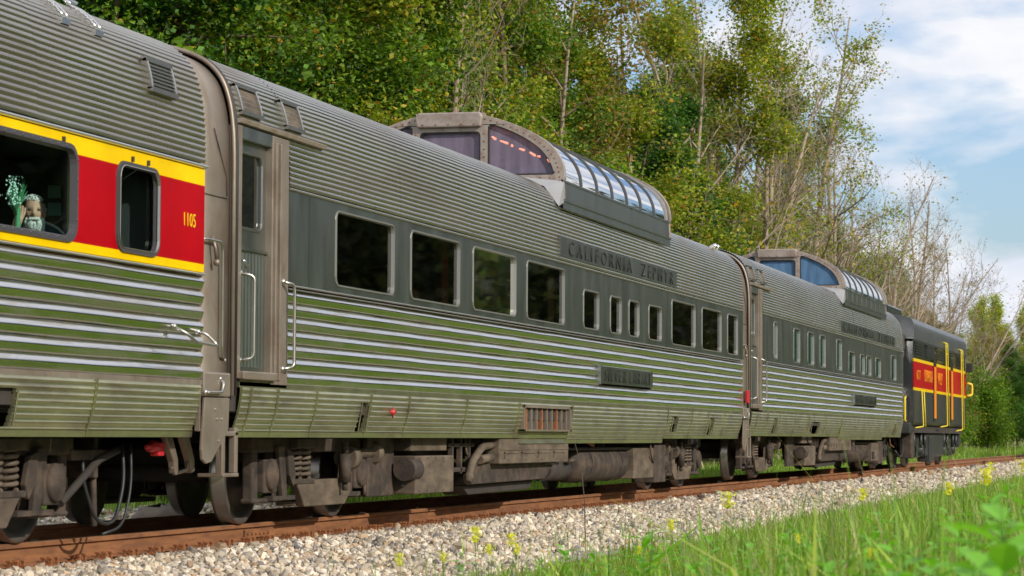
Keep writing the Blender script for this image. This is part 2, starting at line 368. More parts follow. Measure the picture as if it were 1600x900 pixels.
def np_mesh(name, V, F, mname, C=None, smooth=False, parent=None):
    me = bpy.data.meshes.new(name); V = np.asarray(V, np.float32); F = np.asarray(F, np.int32); k = F.shape[1]
    me.vertices.add(len(V)); me.vertices.foreach_set('co', V.ravel()); me.loops.add(F.size); me.loops.foreach_set('vertex_index', F.ravel())
    me.polygons.add(len(F)); me.polygons.foreach_set('loop_start', np.arange(0, F.size, k, dtype=np.int32))
    me.polygons.foreach_set('use_smooth', np.full(len(F), smooth))
    if C is not None:
        at_ = me.attributes.new('Col', 'FLOAT_COLOR', 'POINT'); C = np.asarray(C, np.float32); C4 = np.ones((len(C), 4), np.float32); C4[:, :3] = C; at_.data.foreach_set('color', C4.ravel())
    me.materials.append(MATS[mname]); me.update(calc_edges=True)
    return me

# ------------------------------------------------------------------ ground, ballast, track
def hgt(x, y):
    xs = [-400, -120, -40, -16, -8, -3.4, -1.5, 1.5, 3.7, 5.2, 8.0, 20, 60, 400]
    zs = [22, 12, 2.5, .1, -.35, -.5, -.20, -.20, -.38, -.30, .0, .1, .0, 0]
    return float(np.interp(x, xs, zs))
def hgt_np(x):
    xs = [-400, -120, -40, -16, -8, -3.4, -1.5, 1.5, 3.7, 5.2, 8.0, 20, 60, 400]
    zs = [22, 12, 2.5, .1, -.35, -.5, -.20, -.20, -.38, -.30, .0, .1, .0, 0]
    return np.interp(x, xs, zs)
def grid(name, xs, ys, dz, mname, kind='structure', jit=0):
    rng = np.random.default_rng(3); X, Y = np.meshgrid(xs, ys); Zz = hgt_np(X)+dz+rng.normal(0, 1, X.shape)*jit
    if name == 'ballast_bed': Zz[:, 0] -= .08; Zz[:, -1] -= .08
    V = np.stack([X.ravel(), Y.ravel(), Zz.ravel()], 1); nx = len(xs); F = []
    for j in range(len(ys)-1):
        for i in range(nx-1): a = j*nx+i; F.append((a, a+1, a+nx+1, a+nx))
    o = link(name, np_mesh(name, V, F, mname)); tag(o, kind=kind); return o
gx = sorted(set([-900, -400, -250, -120, -80, -40, -28, -16, -12, -8, -5.5, -3.4, -2.4, -1.5, 1.5, 2.4, 3.2, 3.7, 4.4, 5.2, 6.5, 8, 12, 20, 40, 60, 120, 400, 900]))
grid('ground', gx, [-900, -300, -100, -40, -10]+list(range(0, 160, 10))+[200, 260, 340, 450, 600, 900, 1500, 2400], -.02, 'ground_turf')
grid('ballast_bed', [-3.2, -2.4, -1.5, -.8, 0, .8, 1.5, 2.0, 2.6, 3.2, 3.9], [-40, 0, 20, 40, 60, 90, 130, 200, 350, 700], .0, 'ballast_fines')

track = thing('railway_track', (0, 0, 0), None, None); tag(track, kind='structure')
T0, T1 = -12, 420
hw = .0365
RP = [(-.07, -.172), (.07, -.172), (.07, -.162), (.012, -.148), (.009, -.045), (hw, -.036), (hw, -.008), (hw-.008, 0), (-hw+.008, 0), (-hw, -.008), (-hw, -.036), (-.009, -.045), (-.012, -.148), (-.07, -.162)]
for sx in (1, -1):
    for k in range(12):                          # rails in bolted lengths
        a = T0+k*36; b = a+35.994; mb = MB().prism([(p[0]+sx*.755, p[1]) for p in RP], a, b, 'y')
        mb.m = [0]*len(mb.m); mb.m[7] = 1; o = mb.build('rail', ['rust', 'rail_top'], track)
for k, yb in enumerate([23.95+36*j for j in range(4)]):   # fish plates over the joints of the near rail
    mb = MB().box(.755+.010, .755+.034, yb-.32, yb+.32, -.135, -.055)
    for j in range(6): mb.lathe((.789, yb-.27+j*.108, -.095), [(0, .016), (.018, .016), (.018, .001)], 'x', 6)
    mb.build('fish_plate', 'rust', track, bevel=.004)
slp = None; random.seed(11)
pl = None
for k in range(230):
    y = 14.2+k*.545+random.uniform(-.03, .03)
    if slp is None:
        slp = MB().box(-1.28, 1.28, y-.11, y+.11, -.36, -.188).build('sleeper', 'old_wood', track, bevel=.01); slp0 = y
        mb = MB()
        mb.prism([(.60, -.186), (.925, -.186), (.925, -.178), (.85, -.160), (.60, -.160)], y-.085, y+.085, 'y')
        for dx in (.845, .905):
            for dy in (-.055, .055): mb.box(dx-.012, dx+.012, y+dy-.012, y+dy+.012, -.18, -.132).box(dx-.024, dx+.016, y+dy-.018, y+dy+.018, -.134, -.118)
        pl = mb.build('tie_plate', 'rust_plate', track, bevel=.003)
        mb = MB().box(.70, .845, y+.13, y+.16, -.20, -.145).box(.83, .85, y+.12, y+.17, -.19, -.12)
        an = mb.build('rail_anchor', 'rust_plate', track)
        continue
    for src in (slp, pl, an):
        c = src.copy(); COL.objects.link(c); c.parent = track; c.location = (random.uniform(-.02, .02) if src is slp else 0, y-slp0, 0)
        if k > 150 and src is an: bpy.data.objects.remove(c)

# loose stone: every stone its own little rock
def stones(name, n, xr, yr, size, zoff=0.0, seed=1, rusty=False, dens=None):
    rng = np.random.default_rng(seed)
    t = (1+5**.5)/2
    iv = np.array([(-1, t, 0), (1, t, 0), (-1, -t, 0), (1, -t, 0), (0, -1, t), (0, 1, t), (0, -1, -t), (0, 1, -t), (t, 0, -1), (t, 0, 1), (-t, 0, -1), (-t, 0, 1)], float); iv /= np.linalg.norm(iv[0])
    fi = np.array([(0, 11, 5), (0, 5, 1), (0, 1, 7), (0, 7, 10), (0, 10, 11), (1, 5, 9), (5, 11, 4), (11, 10, 2), (10, 7, 6), (7, 1, 8), (3, 9, 4), (3, 4, 2), (3, 2, 6), (3, 6, 8), (3, 8, 9), (4, 9, 5), (2, 4, 11), (6, 2, 10), (8, 6, 7), (9, 8, 1)])
    x = rng.uniform(xr[0], xr[1], n); y = rng.uniform(yr[0], yr[1], n)
    if dens is not None: keep = rng.uniform(0, 1, n) < dens(x, y); x, y = x[keep], y[keep]; n = len(x)
    s = size*rng.lognormal(0, .32, n)
    ax = rng.uniform(.65, 1.3, (n, 3)); a = rng.uniform(0, 6.28, n); b = rng.normal(0, .5, n)
    P = iv[None]*(1+rng.normal(0, .14, (n, 12, 1)))*ax[:, None]*s[:, None, None]
    ca, sa = np.cos(a)[:, None], np.sin(a)[:, None]; cb, sb = np.cos(b)[:, None], np.sin(b)[:, None]
    X = P[..., 0]*ca-P[..., 1]*sa; Y = P[..., 0]*sa+P[..., 1]*ca; Z2 = P[..., 2]*cb-X*sb; X = X*cb+P[..., 2]*sb
    V = np.stack([X+x[:, None], Y+y[:, None], Z2+(hgt_np(x)+zoff+s*rng.uniform(-.1, .6, n))[:, None]], -1)
    pal = np.array([(.66, .60, .50), (.55, .48, .38), (.40, .37, .33), (.72, .68, .60), (.50, .38, .27), (.28, .27, .26), (.60, .56, .50), (.45, .33, .22), (.20, .20, .21)])
    c = pal[rng.choice(len(pal), n, p=[.22, .16, .13, .16, .09, .08, .10, .04, .02])]*rng.uniform(.55, 1.08, (n, 1))*np.array((1.06, .98, .88))
    d = np.clip(1-(x-.80)/.32, 0, 1) if rusty else np.zeros(n)
    d = (d*rng.uniform(.2, 1.3, n)).clip(0, 1)[:, None]; c = c*(1-d)+np.array((.17, .075, .035))*d
    st_ = 1.0+.12*np.sin(x*2.3+y*.9)*np.sin(y*.43+1)+.07*np.sin(y*2.9+x*5); c = c*np.clip(st_, .8, 1.15)[:, None]
    C = np.repeat(c, 12, 0); F = (fi[None]+np.arange(n)[:, None, None]*12).reshape(-1, 3)
    o = link(name, np_mesh(name, V.reshape(-1, 3), F, 'stone', C)); return o
def grass_edge(x, y): return np.clip((3.75+.22*np.sin(y*.9)+.2*np.sin(y*.37+1)-x)/.5, 0.0, 1)
for nm, n, yr, s, sd_, lab in (('ballast_stones', 36000, (17.5, 42), .0215, 5, 'pale cream and grey crushed stone ballast nearest the camera beside the rusty rail'),
                         ('ballast_stones', 21000, (42, 70), .028, 6, 'pale crushed stone ballast sloping from the rail in the middle distance'),
                         ('ballast_stones', 15000, (70, 135), .042, 8, 'far strip of pale stone ballast running to the right edge')):
    o = stones(nm, n, (.88, 4.0), yr, s, 0, sd_, True, grass_edge); tag(o, lab, 'ballast', kind='stuff')
o = stones('ballast_stones', 21000, (-7.5, .7), (17, 60), .032, 0, 9, False, dens=lambda x, y: np.where(x > -2.6, 1, (y > 26)*(y < 46)*.8)); tag(o, 'shaded stone ballast lying between and behind the rails under the train', 'ballast', kind='stuff')

# ------------------------------------------------------------------ coach building
def arcs(path):
    L_ = [0]
    for a, b in zip(path, path[1:]): L_.append(L_[-1]+math.hypot(b[0]-a[0], b[1]-a[1]))
    return L_
def corr(path, pitch, shape, phase=0):
    """corrugate a profile (x,z): shape = [(u, h)] over one pitch, h pushed along the outward normal"""
    Ls = arcs(path); tot = Ls[-1]; n = max(1, round(tot/pitch)); p = tot/n; out_ = []
    def P(s):
        s = min(max(s, 0), tot)
        for i in range(len(Ls)-1):
            if s <= Ls[i+1]+1e-9:
                f = (s-Ls[i])/(Ls[i+1]-Ls[i]); a, b = path[i], path[i+1]
                return a[0]+(b[0]-a[0])*f, a[1]+(b[1]-a[1])*f
        return path[-1]
    for k in range(n):
        for u, h in shape:
            s = (k+u)*p; x, z = P(s); x1, z1 = P(s-.01); x2, z2 = P(s+.01); dx, dz = x2-x1, z2-z1; l = math.hypot(dx, dz) or 1
            out_.append((x+dz/l*h, z-dx/l*h))
    out_.append(P(tot)); return out_
def smooth_path(pts, n=60):
    P = [Vector((a, b)) for a, b in pts]; res = []
    for i in range(len(P)-1):
        p0, p1, p2, p3 = P[max(i-1, 0)], P[i], P[i+1], P[min(i+2, len(P)-1)]
        for k in range(8):
            t = k/8; res.append(tuple(.5*((2*p1)+(p2-p0)*t+(2*p0-5*p1+4*p2-p3)*t*t+(3*p1-p0-3*p2+p3)*t**3)))
    res.append(tuple(P[-1])); return res
ROOFH = smooth_path([(1.52, 3.03), (1.518, 3.20), (1.508, 3.40), (1.475, 3.62), (1.40, 3.82), (1.25, 3.975), (1.02, 4.075), (.72, 4.14), (.36, 4.18), (0, 4.19)])
RIB = [(0, 0), (.26, 0), (.36, .006), (.46, .0105), (.56, .0105), (.66, .006), (.76, 0)]
def flute_shape(amp):
    return [(u, amp*h) for u, h in ((0, 0), (.02, .32), (.06, .52), (.15, .64), (.28, .77), (.38, .88), (.46, .96), (.52, 1), (.58, .97), (.65, .87), (.72, .73), (.79, .57), (.86, .39), (.93, .17), (.965, 0))]
SKRIB = [(0, 0), (.14, 0), (.22, .008), (.30, .011), (.40, .008), (.50, 0)]
mirror = lambda path: [(-a, b) for a, b in path]

def window(car, y0, y1, z0, z1, fw=.035, fm='steel_trim', gm='glass_dark', r=.09, x=SX, proud=.012, name='window', bolts=False):
    lo, li = rrect(y0-fw, y1+fw, z0-fw, z1+fw, r+fw), rrect(y0, y1, z0, z1, r)
    mb = MB(); ring(mb, lo, li, x, [(0, -.005), (.12, proud), (.75, proud), (1, -.03)])
    if bolts:
        k = 0; yy = y0+.08
        while yy < y1-.05:
            for zz in (z0-fw*.5, z1+fw*.5): mb.lathe((x+proud, yy, zz), [(0, .011), (.006, .008), (.007, .0005)], 'x', 6)
            yy += .145
        zz = z0+.12
        while zz < z1-.05:
            for q in (y0-fw*.5, y1+fw*.5): mb.lathe((x+proud, q, zz), [(0, .011), (.006, .008), (.007, .0005)], 'x', 6)
            zz += .145
    f = mb.build(name, fm, car)
    lp = rrect(y0-.004, y1+.004, z0-.004, z1+.004, r)
    p = MB().add([(x-.026, a, b) for a, b in lp]+[(x-.034, a, b) for a, b in lp], [tuple(range(len(lp))), tuple(range(len(lp), 2*len(lp)))[::-1]]).build('pane', gm, f)
    return f
def roof_skin(car, y0, y1, name='roof', m='steel_roof', pitch=.0475, zmin=None, ny=6):
    p = corr(ROOFH, pitch, RIB)
    if zmin: p = [q for q in p if q[1] >= zmin]
    full = p+[(-a, b) for a, b in p[::-1][1:]]
    n = max(1, round((y1-y0)/3.3)); rr = random.Random(int(y0*10)+5); w_ = (y1-y0)/n
    for k in range(n):
        d = rr.uniform(0, .0035); MB().sheet([(x+(d if x > 0 else -d), z+d) for x, z in full], y0+k*w_+.002, y0+(k+1)*w_-.002, ny=ny, wob=.0012).build('roof_panel', m, car, recalc=False)
def mould(car, y0, y1, z, h=.03, d=.022, m='steel_bright', name='moulding', x=SX):
    n = 8; prof = [(x-.004, z-h/2)]+[(x+d*math.sin(math.pi*i/n), z-h/2*math.cos(math.pi*i/n)) for i in range(1, n)]+[(x-.004, z+h/2)]
    return MB().prism(prof, y0, y1, 'y', smooth=False).build(name, m, car)
def flutes(car, y0, y1, gaps=(), z0=1.295, z1=2.13):
    """deep side flutes: each rib is its own piece, cut where a plate interrupts it"""
    n = 7; hgt_ = .128; zb = 1.295-.055*0
    for k in range(n):
        a = 1.262+k*.1225; prof = corr([(SX-.03, a), (SX-.03, a+.1225)], .1225, flute_shape(.034))
        segs = [(y0, y1)]
        for g0, g1, ga, gb in gaps:
            if ga-.02 < a+.06 < gb+.02: segs = [s for q in segs for s in ((q[0], g0), (g1, q[1])) if s[1]-s[0] > .05]
        mb = MB()
        for s0, s1 in segs:
            mb.sheet(prof, s0, s1, ny=max(2, int((s1-s0)/.7)), wob=.0016)
            for ye in (s0, s1): mb.add([(p[0], ye, p[1]) for p in prof]+[(SX-.06, ye, prof[-1][1]), (SX-.06, ye, prof[0][1])], [tuple(range(len(prof)+2))])
        mb.build('flute', 'steel_flute', car, recalc=False)
def skirt(car, y0, y1, z0=.80, z1=1.235, hole=None, m='steel_skirt', drop=False):
    """one removable skirt panel: fine ribs, plain lower edge, a seam strip at its left end"""
    xb = SX-.085*(1.235-z0)/.435
    path = smooth_path([(xb, z0+.045), (SX-.035, z0+.05+(z1-z0)*.35), (SX-.008, z0+.05+(z1-z0)*.7), (SX-.004, z1)], 20)
    segs = [(y0+.006, y1-.006)]
    mb = MB()
    pr = corr(path, .0495, SKRIB)
    if hole:
        h0, h1, ha, hb = hole
        lowp = [p for p in pr if p[1] <= ha]; midp = [p for p in pr if ha < p[1] < hb]; top = [p for p in pr if p[1] >= hb]
        if len(lowp) > 1: mb.sheet(lowp, y0+.006, y1-.006)
        if len(top) > 1: mb.sheet(top, y0+.006, y1-.006)
        mid = [lowp[-1] if lowp else midp[0]]+midp+([top[0]] if top else [])
        if h0-y0 > .03: mb.sheet(mid, y0+.006, h0)
        if y1-h1 > .03: mb.sheet(mid, h1, y1-.006)
        for q in (h0, h1): mb.add([(p[0], q, p[1]) for p in mid]+[(p[0]-.03, q, p[1]) for p in mid[::-1]], [tuple(range(2*len(mid)))])
        # rolled rim round the opening
        mb.tube([(path[0][0]+.02+(SX-path[0][0])*.3, h0, max(ha, z0+.06)), (SX+.004, h0, hb)], .007, 5); mb.tube([(path[0][0]+.02+(SX-path[0][0])*.3, h1, max(ha, z0+.06)), (SX+.004, h1, hb)], .009, 5)
    else: mb.sheet(pr, y0+.006, y1-.006)
    mb.prism([(xb+.012, z0+.045), (xb+.004, z0), (xb-.02, z0), (xb-.02, z0+.06)], y0+.006, y1-.006, 'y')
    # seam strip
    st = [(p[0]+.012, p[1]) for p in path]; mb.sheet(st, y0+.006, y0+.032); mb.sheet([(p[0]-.0, p[1]) for p in path]+[], y0+.001, y0+.007)
    for q in (y0+.006, y0+.032): mb.add([(p[0], q, p[1]) for p in st]+[(p[0]-.014, q, p[1]) for p in st[::-1]], [tuple(range(2*len(st)))])
    return mb.build('skirt_panel', m, car, recalc=False)
def rail_tube(car, pts, r=.014, name='handrail', m='steel_trim', ends=True):
    mb = MB().tube(pts, r, 8)
    if ends:
        for q in (pts[0], pts[-1]): mb.sphere(q, r*2.1, 5)
    return mb.build(name, m, car)
def arc_pts(pts, r=.05, n=4):
    """round the inner corners of a polyline"""
    P = [Vector(p) for p in pts]; o = [P[0]]
    for a, b, c in zip(P, P[1:], P[2:]):
        d1 = (a-b).normalized(); d2 = (c-b).normalized(); rr = min(r, (a-b).length*.45, (c-b).length*.45)
        s, e = b+d1*rr, b+d2*rr
        for i in range(n+1): t = i/n; o.append(s.lerp(b, t).lerp(b.lerp(e, t), t))
    o.append(P[-1]); return o

def wheelset(parent, y, r=.457):
    mb = MB(); mb.tube([(-.9, y, r), (.9, y, r)], .075, 14); mb.build('axle', 'grime', parent)
    for s in (1, -1):
        mb = MB(); pr = [(.705, .02), (.705, .10), (.73, .12), (.725, .34), (.70, .40), (.69, r+.025), (.715, r+.03), (.73, r+.004), (.82, r-.004), (.826, r-.012)]
        k0 = len(mb.f); mb.lathe((0, y, r), [(s*a, b) for a, b in pr[5:]], 'x', 40, mi=1)
        mb.lathe((0, y, r), [(s*a, b) for a, b in [(.826, r-.012), (.826, r-.055), (.79, r-.075), (.755, .30), (.765, .16), (.84, .13), (.84, .02)]], 'x', 40)
        mb.lathe((0, y, r), [(s*a, b) for a, b in pr[:6]], 'x', 40)
        mb.build('wheel', ['wheel_steel', 'wheel_tread'], parent)
def truck(car, c, flip=1, detail=True):
    """four-wheel truck centred at y=c; flip=1 puts the damper towards +y"""
    wb = 1.33
    t = bpy.data.objects.new('truck', None); COL.objects.link(t); t.parent = car; t.empty_display_size = .2
    for s in (-1, 1): wheelset(t, c+s*wb)
    Y = lambda v: c+flip*v
    for sx in ((1, -1) if detail else (1,)):
        X = lambda v: sx*v
        def bx(mb, x0, x1, y0, y1, z0, z1): mb.box(*sorted((X(x0), X(x1))), *sorted((Y(y0), Y(y1))), z0, z1)
        mb = MB(); bx(mb, .93, 1.08, -1.75, 1.75, .66, .80)
        for q in (-wb, wb): bx(mb, .95, 1.06, q-.34, q-.20, .22, .70); bx(mb, .95, 1.06, q+.20, q+.34, .22, .70)
        for q in (-wb, wb): bx(mb, .94, 1.07, q-.36, q+.36, .20, .245)
        mb.build('side_frame', 'dust_iron', t, bevel=.02)
        for q in (-wb, wb):
            mb = MB(); bx(mb, .90, 1.11, q-.18, q+.18, .29, .60); mb.lathe((X(1.11), Y(q), .457), [(0, .15), (sx*.03, .145), (sx*.05, .09), (sx*.055, .001)], 'x', 18)
            mb.build('axle_box', 'dust_iron', t, bevel=.015)
        # equaliser plate hanging low between the wheels
        prof = [(Y(-.72), .40), (Y(-.46), .145), (Y(.74), .145), (Y(.92), .26), (Y(.95), .62), (Y(.80), .66), (Y(.72), .40)]
        mb = MB().prism(prof, X(1.06), X(1.14), 'x'); bx(mb, .86, 1.06, -.5, .75, .15, .20); mb.build('spring_plank', 'dust_box', t, bevel=.012)
        mb = MB(); bx(mb, 1.0, 1.12, -1.3, -.68, .22, .26); bx(mb, 1.0, 1.12, .9, 1.3, .22, .26); mb.build('tie_bar', 'dust_iron', t)
        # coil springs: stacked rings
        for k, q in enumerate((-.60, -.34)):
            mb = MB(); pts = []
            for i in range(6*14+1): a = 2*math.pi*i/14; pts.append((X(1.05)+.085*math.cos(a), Y(q)+.085*math.sin(a), .41+i/(6*14)*.30))
            mb.tube(pts, .019, 6); mb.build('coil_spring', 'dust_box', t)
        mb = MB(); bx(mb, .95, 1.17, -.76, -.18, .70, .79); mb.build('spring_seat', 'dust_iron', t, bevel=.01); mb = MB(); bx(mb, .96, 1.15, -.76, -.2, .36, .41); mb.build('spring_seat', 'dust_iron', t, bevel=.01)
        # damper
        mb = MB().tube([(X(1.20), Y(.56), .80), (X(1.20), Y(.56), .62)], .035, 10).tube([(X(1.20), Y(.56), .64), (X(1.20), Y(.56), .36)], .062, 14).tube([(X(1.20), Y(.56), .36), (X(1.20), Y(.56), .28)], .028, 8)
        mb.build('damper', 'dust_iron', t)
        # brake cylinder with its drum, and hangers
        mb = MB().tube([(X(1.12), Y(.80), .60), (X(1.12), Y(1.0), .60)], .12, 16).tube([(X(1.14), Y(.98), .64), (X(1.14), Y(1.62), .645)], .052, 12)
        mb.tube([(X(1.14), Y(1.56), .645), (X(1.14), Y(1.66), .645), (X(1.14), Y(1.70), .645)], [.10, .118, .10], 16); mb.build('brake_cylinder', 'dust_box', t)
        mb = MB()
        for q in (1.02, 1.5): MB().prism([(Y(q-.05), .60), (Y(q+.07), .60), (Y(q+.05), .24), (Y(q-.03), .24)], X(1.07), X(1.11), 'x').build('brake_hanger', 'dust_iron', t, bevel=.01)
        mb.prism([(Y(-1.18), .72), (Y(-1.00), .72), (Y(-.92), .22), (Y(-1.04), .22)], X(1.08), X(1.13), 'x'); mb.build('brake_hanger', 'dust_iron', t, bevel=.01); mb = MB()
        mb.prism([(Y(-.98), .70), (Y(-.82), .66), (Y(-.74), .45), (Y(-.80), .34), (Y(-.92), .45)], X(1.10), X(1.15), 'x')
        mb.build('brake_hanger', 'dust_iron', t, bevel=.01)
        mb = MB().tube([(X(1.13), Y(1.32), .52), (X(1.13), Y(1.32), .40), (X(1.13), Y(1.40), .32), (X(1.13), Y(1.48), .40), (X(1.13), Y(1.48), .52)], .014, 6)
        mb.tube([(X(1.13), Y(1.40), .32), (X(1.13), Y(1.40), .22)], .018, 6).build('brake_rod', 'dust_iron', t)
    MB().box(-.95, .95, c-.25, c+.25, .42, .74).box(-.62, .62, c-1.2, c+1.2, .55, .68).build('bolster', 'grime', t)
    return t

def part_empty(name, parent):
    o = bpy.data.objects.new(name, None); COL.objects.link(o); o.parent = parent; o.empty_display_size = .2; return o
DPROF = smooth_path([(1.475, 4.07), (1.455, 4.22), (1.39, 4.37), (1.27, 4.51), (1.10, 4.63), (.88, 4.74), (.64, 4.83), (.44, 4.885)])
def dome(car, a, b, dz, gm, n=7, side_ribs=False):
    """glazed observation dome from y=a to y=b"""
    D = part_empty('dome', car); up = lambda P: [(x, z+dz) for x, z in P]
    prof = up(DPROF); side = [(1.50, 3.70+dz), (1.495, 4.045+dz), (1.475, 4.07+dz)]
    for s in (1, -1):
        mb = MB().sheet([(s*x, z) for x, z in side[:2]], a, b, ny=4, smooth=False); mb.sheet([(s*x, z) for x, z in side[1:]], a, b, smooth=False)
        mb.prism([(s*1.500, 3.795+dz), (s*1.515, 3.80+dz), (s*1.515, 3.825+dz), (s*1.500, 3.83+dz)], a, b, 'y')
        mb.prism([(s*1.47, 4.035+dz), (s*1.505, 4.04+dz), (s*1.505, 4.065+dz), (s*1.47, 4.075+dz)], a, b, 'y')
        if side_ribs:
            for k in range(9): q = a+(b-a)*(k+.5)/9; mb.box(*sorted((s*1.49, s*1.505)), q-.02, q+.02, 3.80+dz, 4.04+dz)
        mb.build('dome_side', 'steel_band', D)
    w_ = (b-a-.30)/n
    for k in range(n+1):
        q = a+.15+k*w_; mb = MB(); full = prof+[(-x, z) for x, z in prof[::-1]]
        o1 = [(x*1.012, z+.012) for x, z in prof]; o1m = [(-x, z) for x, z in o1]
        for s in (1, -1):
            L1 = [(s*x, z) for x, z in o1]; L2 = [(s*x*.975, z-.02) for x, z in prof]
            rw_ = .016 if 0 < k < n else .024; mb.sheet(L1, q-rw_, q+rw_)
            for e in (-rw_, rw_): mb.add([(x, q+e, z) for x, z in L1]+[(x, q+e, z) for x, z in L2[::-1]], [(i, i+1, 2*len(L1)-2-i, 2*len(L1)-1-i) for i in range(len(L1)-1)])
        mb.build('dome_rib', 'rib_grey' if 0 < k < n else 'steel_trim', D)
    for k in range(n):
        for s in (1, -1):
            q0, q1 = a+.15+k*w_, a+.15+(k+1)*w_
            p = MB().sheet([(s*x, z) for x, z in prof], q0, q1).build('dome_pane', gm, D, recalc=False)
    MB().prism([(-.46, 4.86+dz), (.46, 4.86+dz), (.46, 4.895+dz), (.30, 4.93+dz), (-.30, 4.93+dz), (-.46, 4.895+dz)], a+.02, b-.02, 'y').build('dome_roof_strip', 'dome_frame', D)
    for y0, sg in ((a, 1), (b-.09, -1)):
        outer = [(1.505, 3.80+dz), (1.505, 3.90+dz), (1.50, 4.05+dz)]+[(x*1.03, z+.03) for x, z in prof]+[(.46, 4.95+dz)]
        outer = outer+[(-x, z) for x, z in outer[::-1]]
        cw = rrect(-.405, .405, 4.14+dz, 4.71+dz, .06)
        cw = [(-.37 if (x < 0 and z > 4.5+dz) and False else x, z) for x, z in cw]
        sideg = [(.50, 4.135+dz), (1.36, 4.135+dz), (1.385, 4.16+dz)]+[(x*.94-.0, z-.045) for x, z in prof if x*.94 > .56 and z > 4.22+dz]+[(.53, 4.79+dz), (.50, 4.76+dz)]
        holes = [cw, sideg, [(-x, z) for x, z in sideg]]
        mb = MB(); plate(mb, outer, holes, y0, .09, 0, 'y')
        ym = y0 if sg > 0 else y0+.09
        mb.build('dome_end', 'dome_frame', D, bevel=.006)
        # gaskets and panes
        for hh in holes:
            cx = sum(p[0] for p in hh)/len(hh); cz = sum(p[1] for p in hh)/len(hh)
            inn = [(cx+(x-cx)*.955, cz+(z-cz)*.94) for x, z in hh]
            mb = MB(); ring(mb, hh, inn, y0+.02 if sg > 0 else y0+.07, [(0, 0), (0, .012), (1, .012), (1, -.01)], 0, 'y'); g = mb.build('dome_gasket', 'rubber', D)
            MB().add([(x, y0+.045, z) for x, z in hh], [tuple(range(len(hh)))]).build('end_pane', 'film_purple' if 'purple' in gm else 'film_blue', g)
        # visor over the middle pane, standing proud
        yy = (y0-.07, y0+.0) if sg > 0 else (y0+.09, y0+.16)
        MB().prism([(-.43, 4.765+dz), (.43, 4.765+dz), (.45, 4.90+dz), (.41, 4.955+dz), (-.41, 4.955+dz), (-.45, 4.90+dz)], yy[0], yy[1], 'y').build('dome_visor', 'dome_frame', D, bevel=.02)
        if sg > 0:
            mb = MB()
            for x, z in [(x*.985, z-.01) for x, z in prof[::3]]: 
                for s in (1, -1): mb.lathe((s*x, y0-.001, z), [(0, .011), (-.007, .008), (-.008, .0005)], 'y', 6)
            for s in (1, -1):
                for k in range(6): mb.lathe((s*.455, y0-.001, 4.18+dz+k*.1), [(0, .011), (-.007, .008), (-.008, .0005)], 'y', 6)
                for k in range(7): mb.lathe((s*(.6+k*.12), y0-.001, 4.10+dz), [(0, .011), (-.007, .008), (-.008, .0005)], 'y', 6)
            for k in range(5): mb.lathe((-.34+k*.17, y0-.071, 4.80+dz), [(0, .011), (-.007, .008), (-.008, .0005)], 'y', 6)
            tag(mb.build('rivet', 'rust_plate', D), kind='stuff')
    # transition fairing where the dome front meets the ribbed roof
    for s in (1, -1):
        MB().add([(s*1.505, a+.02, 4.05+dz), (s*1.48, a-.16, 3.72+dz), (s*1.02, a-.28, 4.085+dz), (s*.92, a+.01, 4.12+dz), (s*1.505, a+.02, 3.78+dz), (s*1.30, a-.20, 3.97+dz)],
              [(0, 1, 5), (0, 5, 2), (0, 2, 3), (0, 4, 1)]).build('dome_fairing', 'fairing', D)
    # inside: floor, seat backs, warm lamps
    MB().box(-1.36, 1.36, a+.12, b-.12, 3.72+dz, 3.80+dz).build('dome_floor', 'interior_dark', D)
    for k in range(8):
        q = a+.9+k*.75
        for s in (1, -1): MB().box(*sorted((s*.35, s*1.25)), q, q+.10, 3.8+dz, 4.32+dz).build('dome_seat', 'seat_blue', D, bevel=.03)
    return D

def side_band(car, y0, y1, wins, z0=2.14, z1=2.985, m='steel_band', thick=.03):
    """flat stainless (or painted) band with the window openings really cut through, in sheets butted at seams"""
    ho = [rrect(a-.014, b+.014, c-.014, d+.014, .10) for a, b, c, d in wins]
    mb = MB(); plate(mb, [(y0, z0), (y1, z0), (y1, z1), (y0, z1)], ho, SX, thick); return mb.build('window_band', m, car)
def vent(car, pts, frame='steel_trim', inner='dust_box', slats=False):
    """ventilator set in the roof curve: pts = (y0,z_low,y1,z_high)"""
    y0, za, y1, zb = pts; z = [za+(zb-za)*i/6 for i in range(7)]
    xr = lambda zz: float(np.interp(zz, [p[1] for p in ROOFH], [p[0] for p in ROOFH]))
    mb = MB()
    for e0, e1 in ((y0, y0+.035), (y1-.035, y1)):
        P = [(xr(q)+.035, q+.01) for q in z]; Q = [(xr(q)-.02, q-.01) for q in z[::-1]]
        for i in range(6): mb.prism([P[i], P[i+1], Q[5-i], Q[6-i]], e0, e1, 'y')
    for q in (za, zb): x = xr(q); mb.box(x-.02, x+.045, y0, y1, q-.018, q+.018)
    f = mb.build('roof_vent', frame, car)
    P = [(xr(q)+.012, q) for q in z]; MB().sheet(P, y0+.03, y1-.03).build('vent_screen', inner, f)
    if slats:
        for k in range(8):
            q = za+(zb-za)*(k+.5)/8; x = xr(q); MB().box(x+.01, x+.03, y0+.03, y1-.03, q-.006, q+.010).build('slat', frame, f)
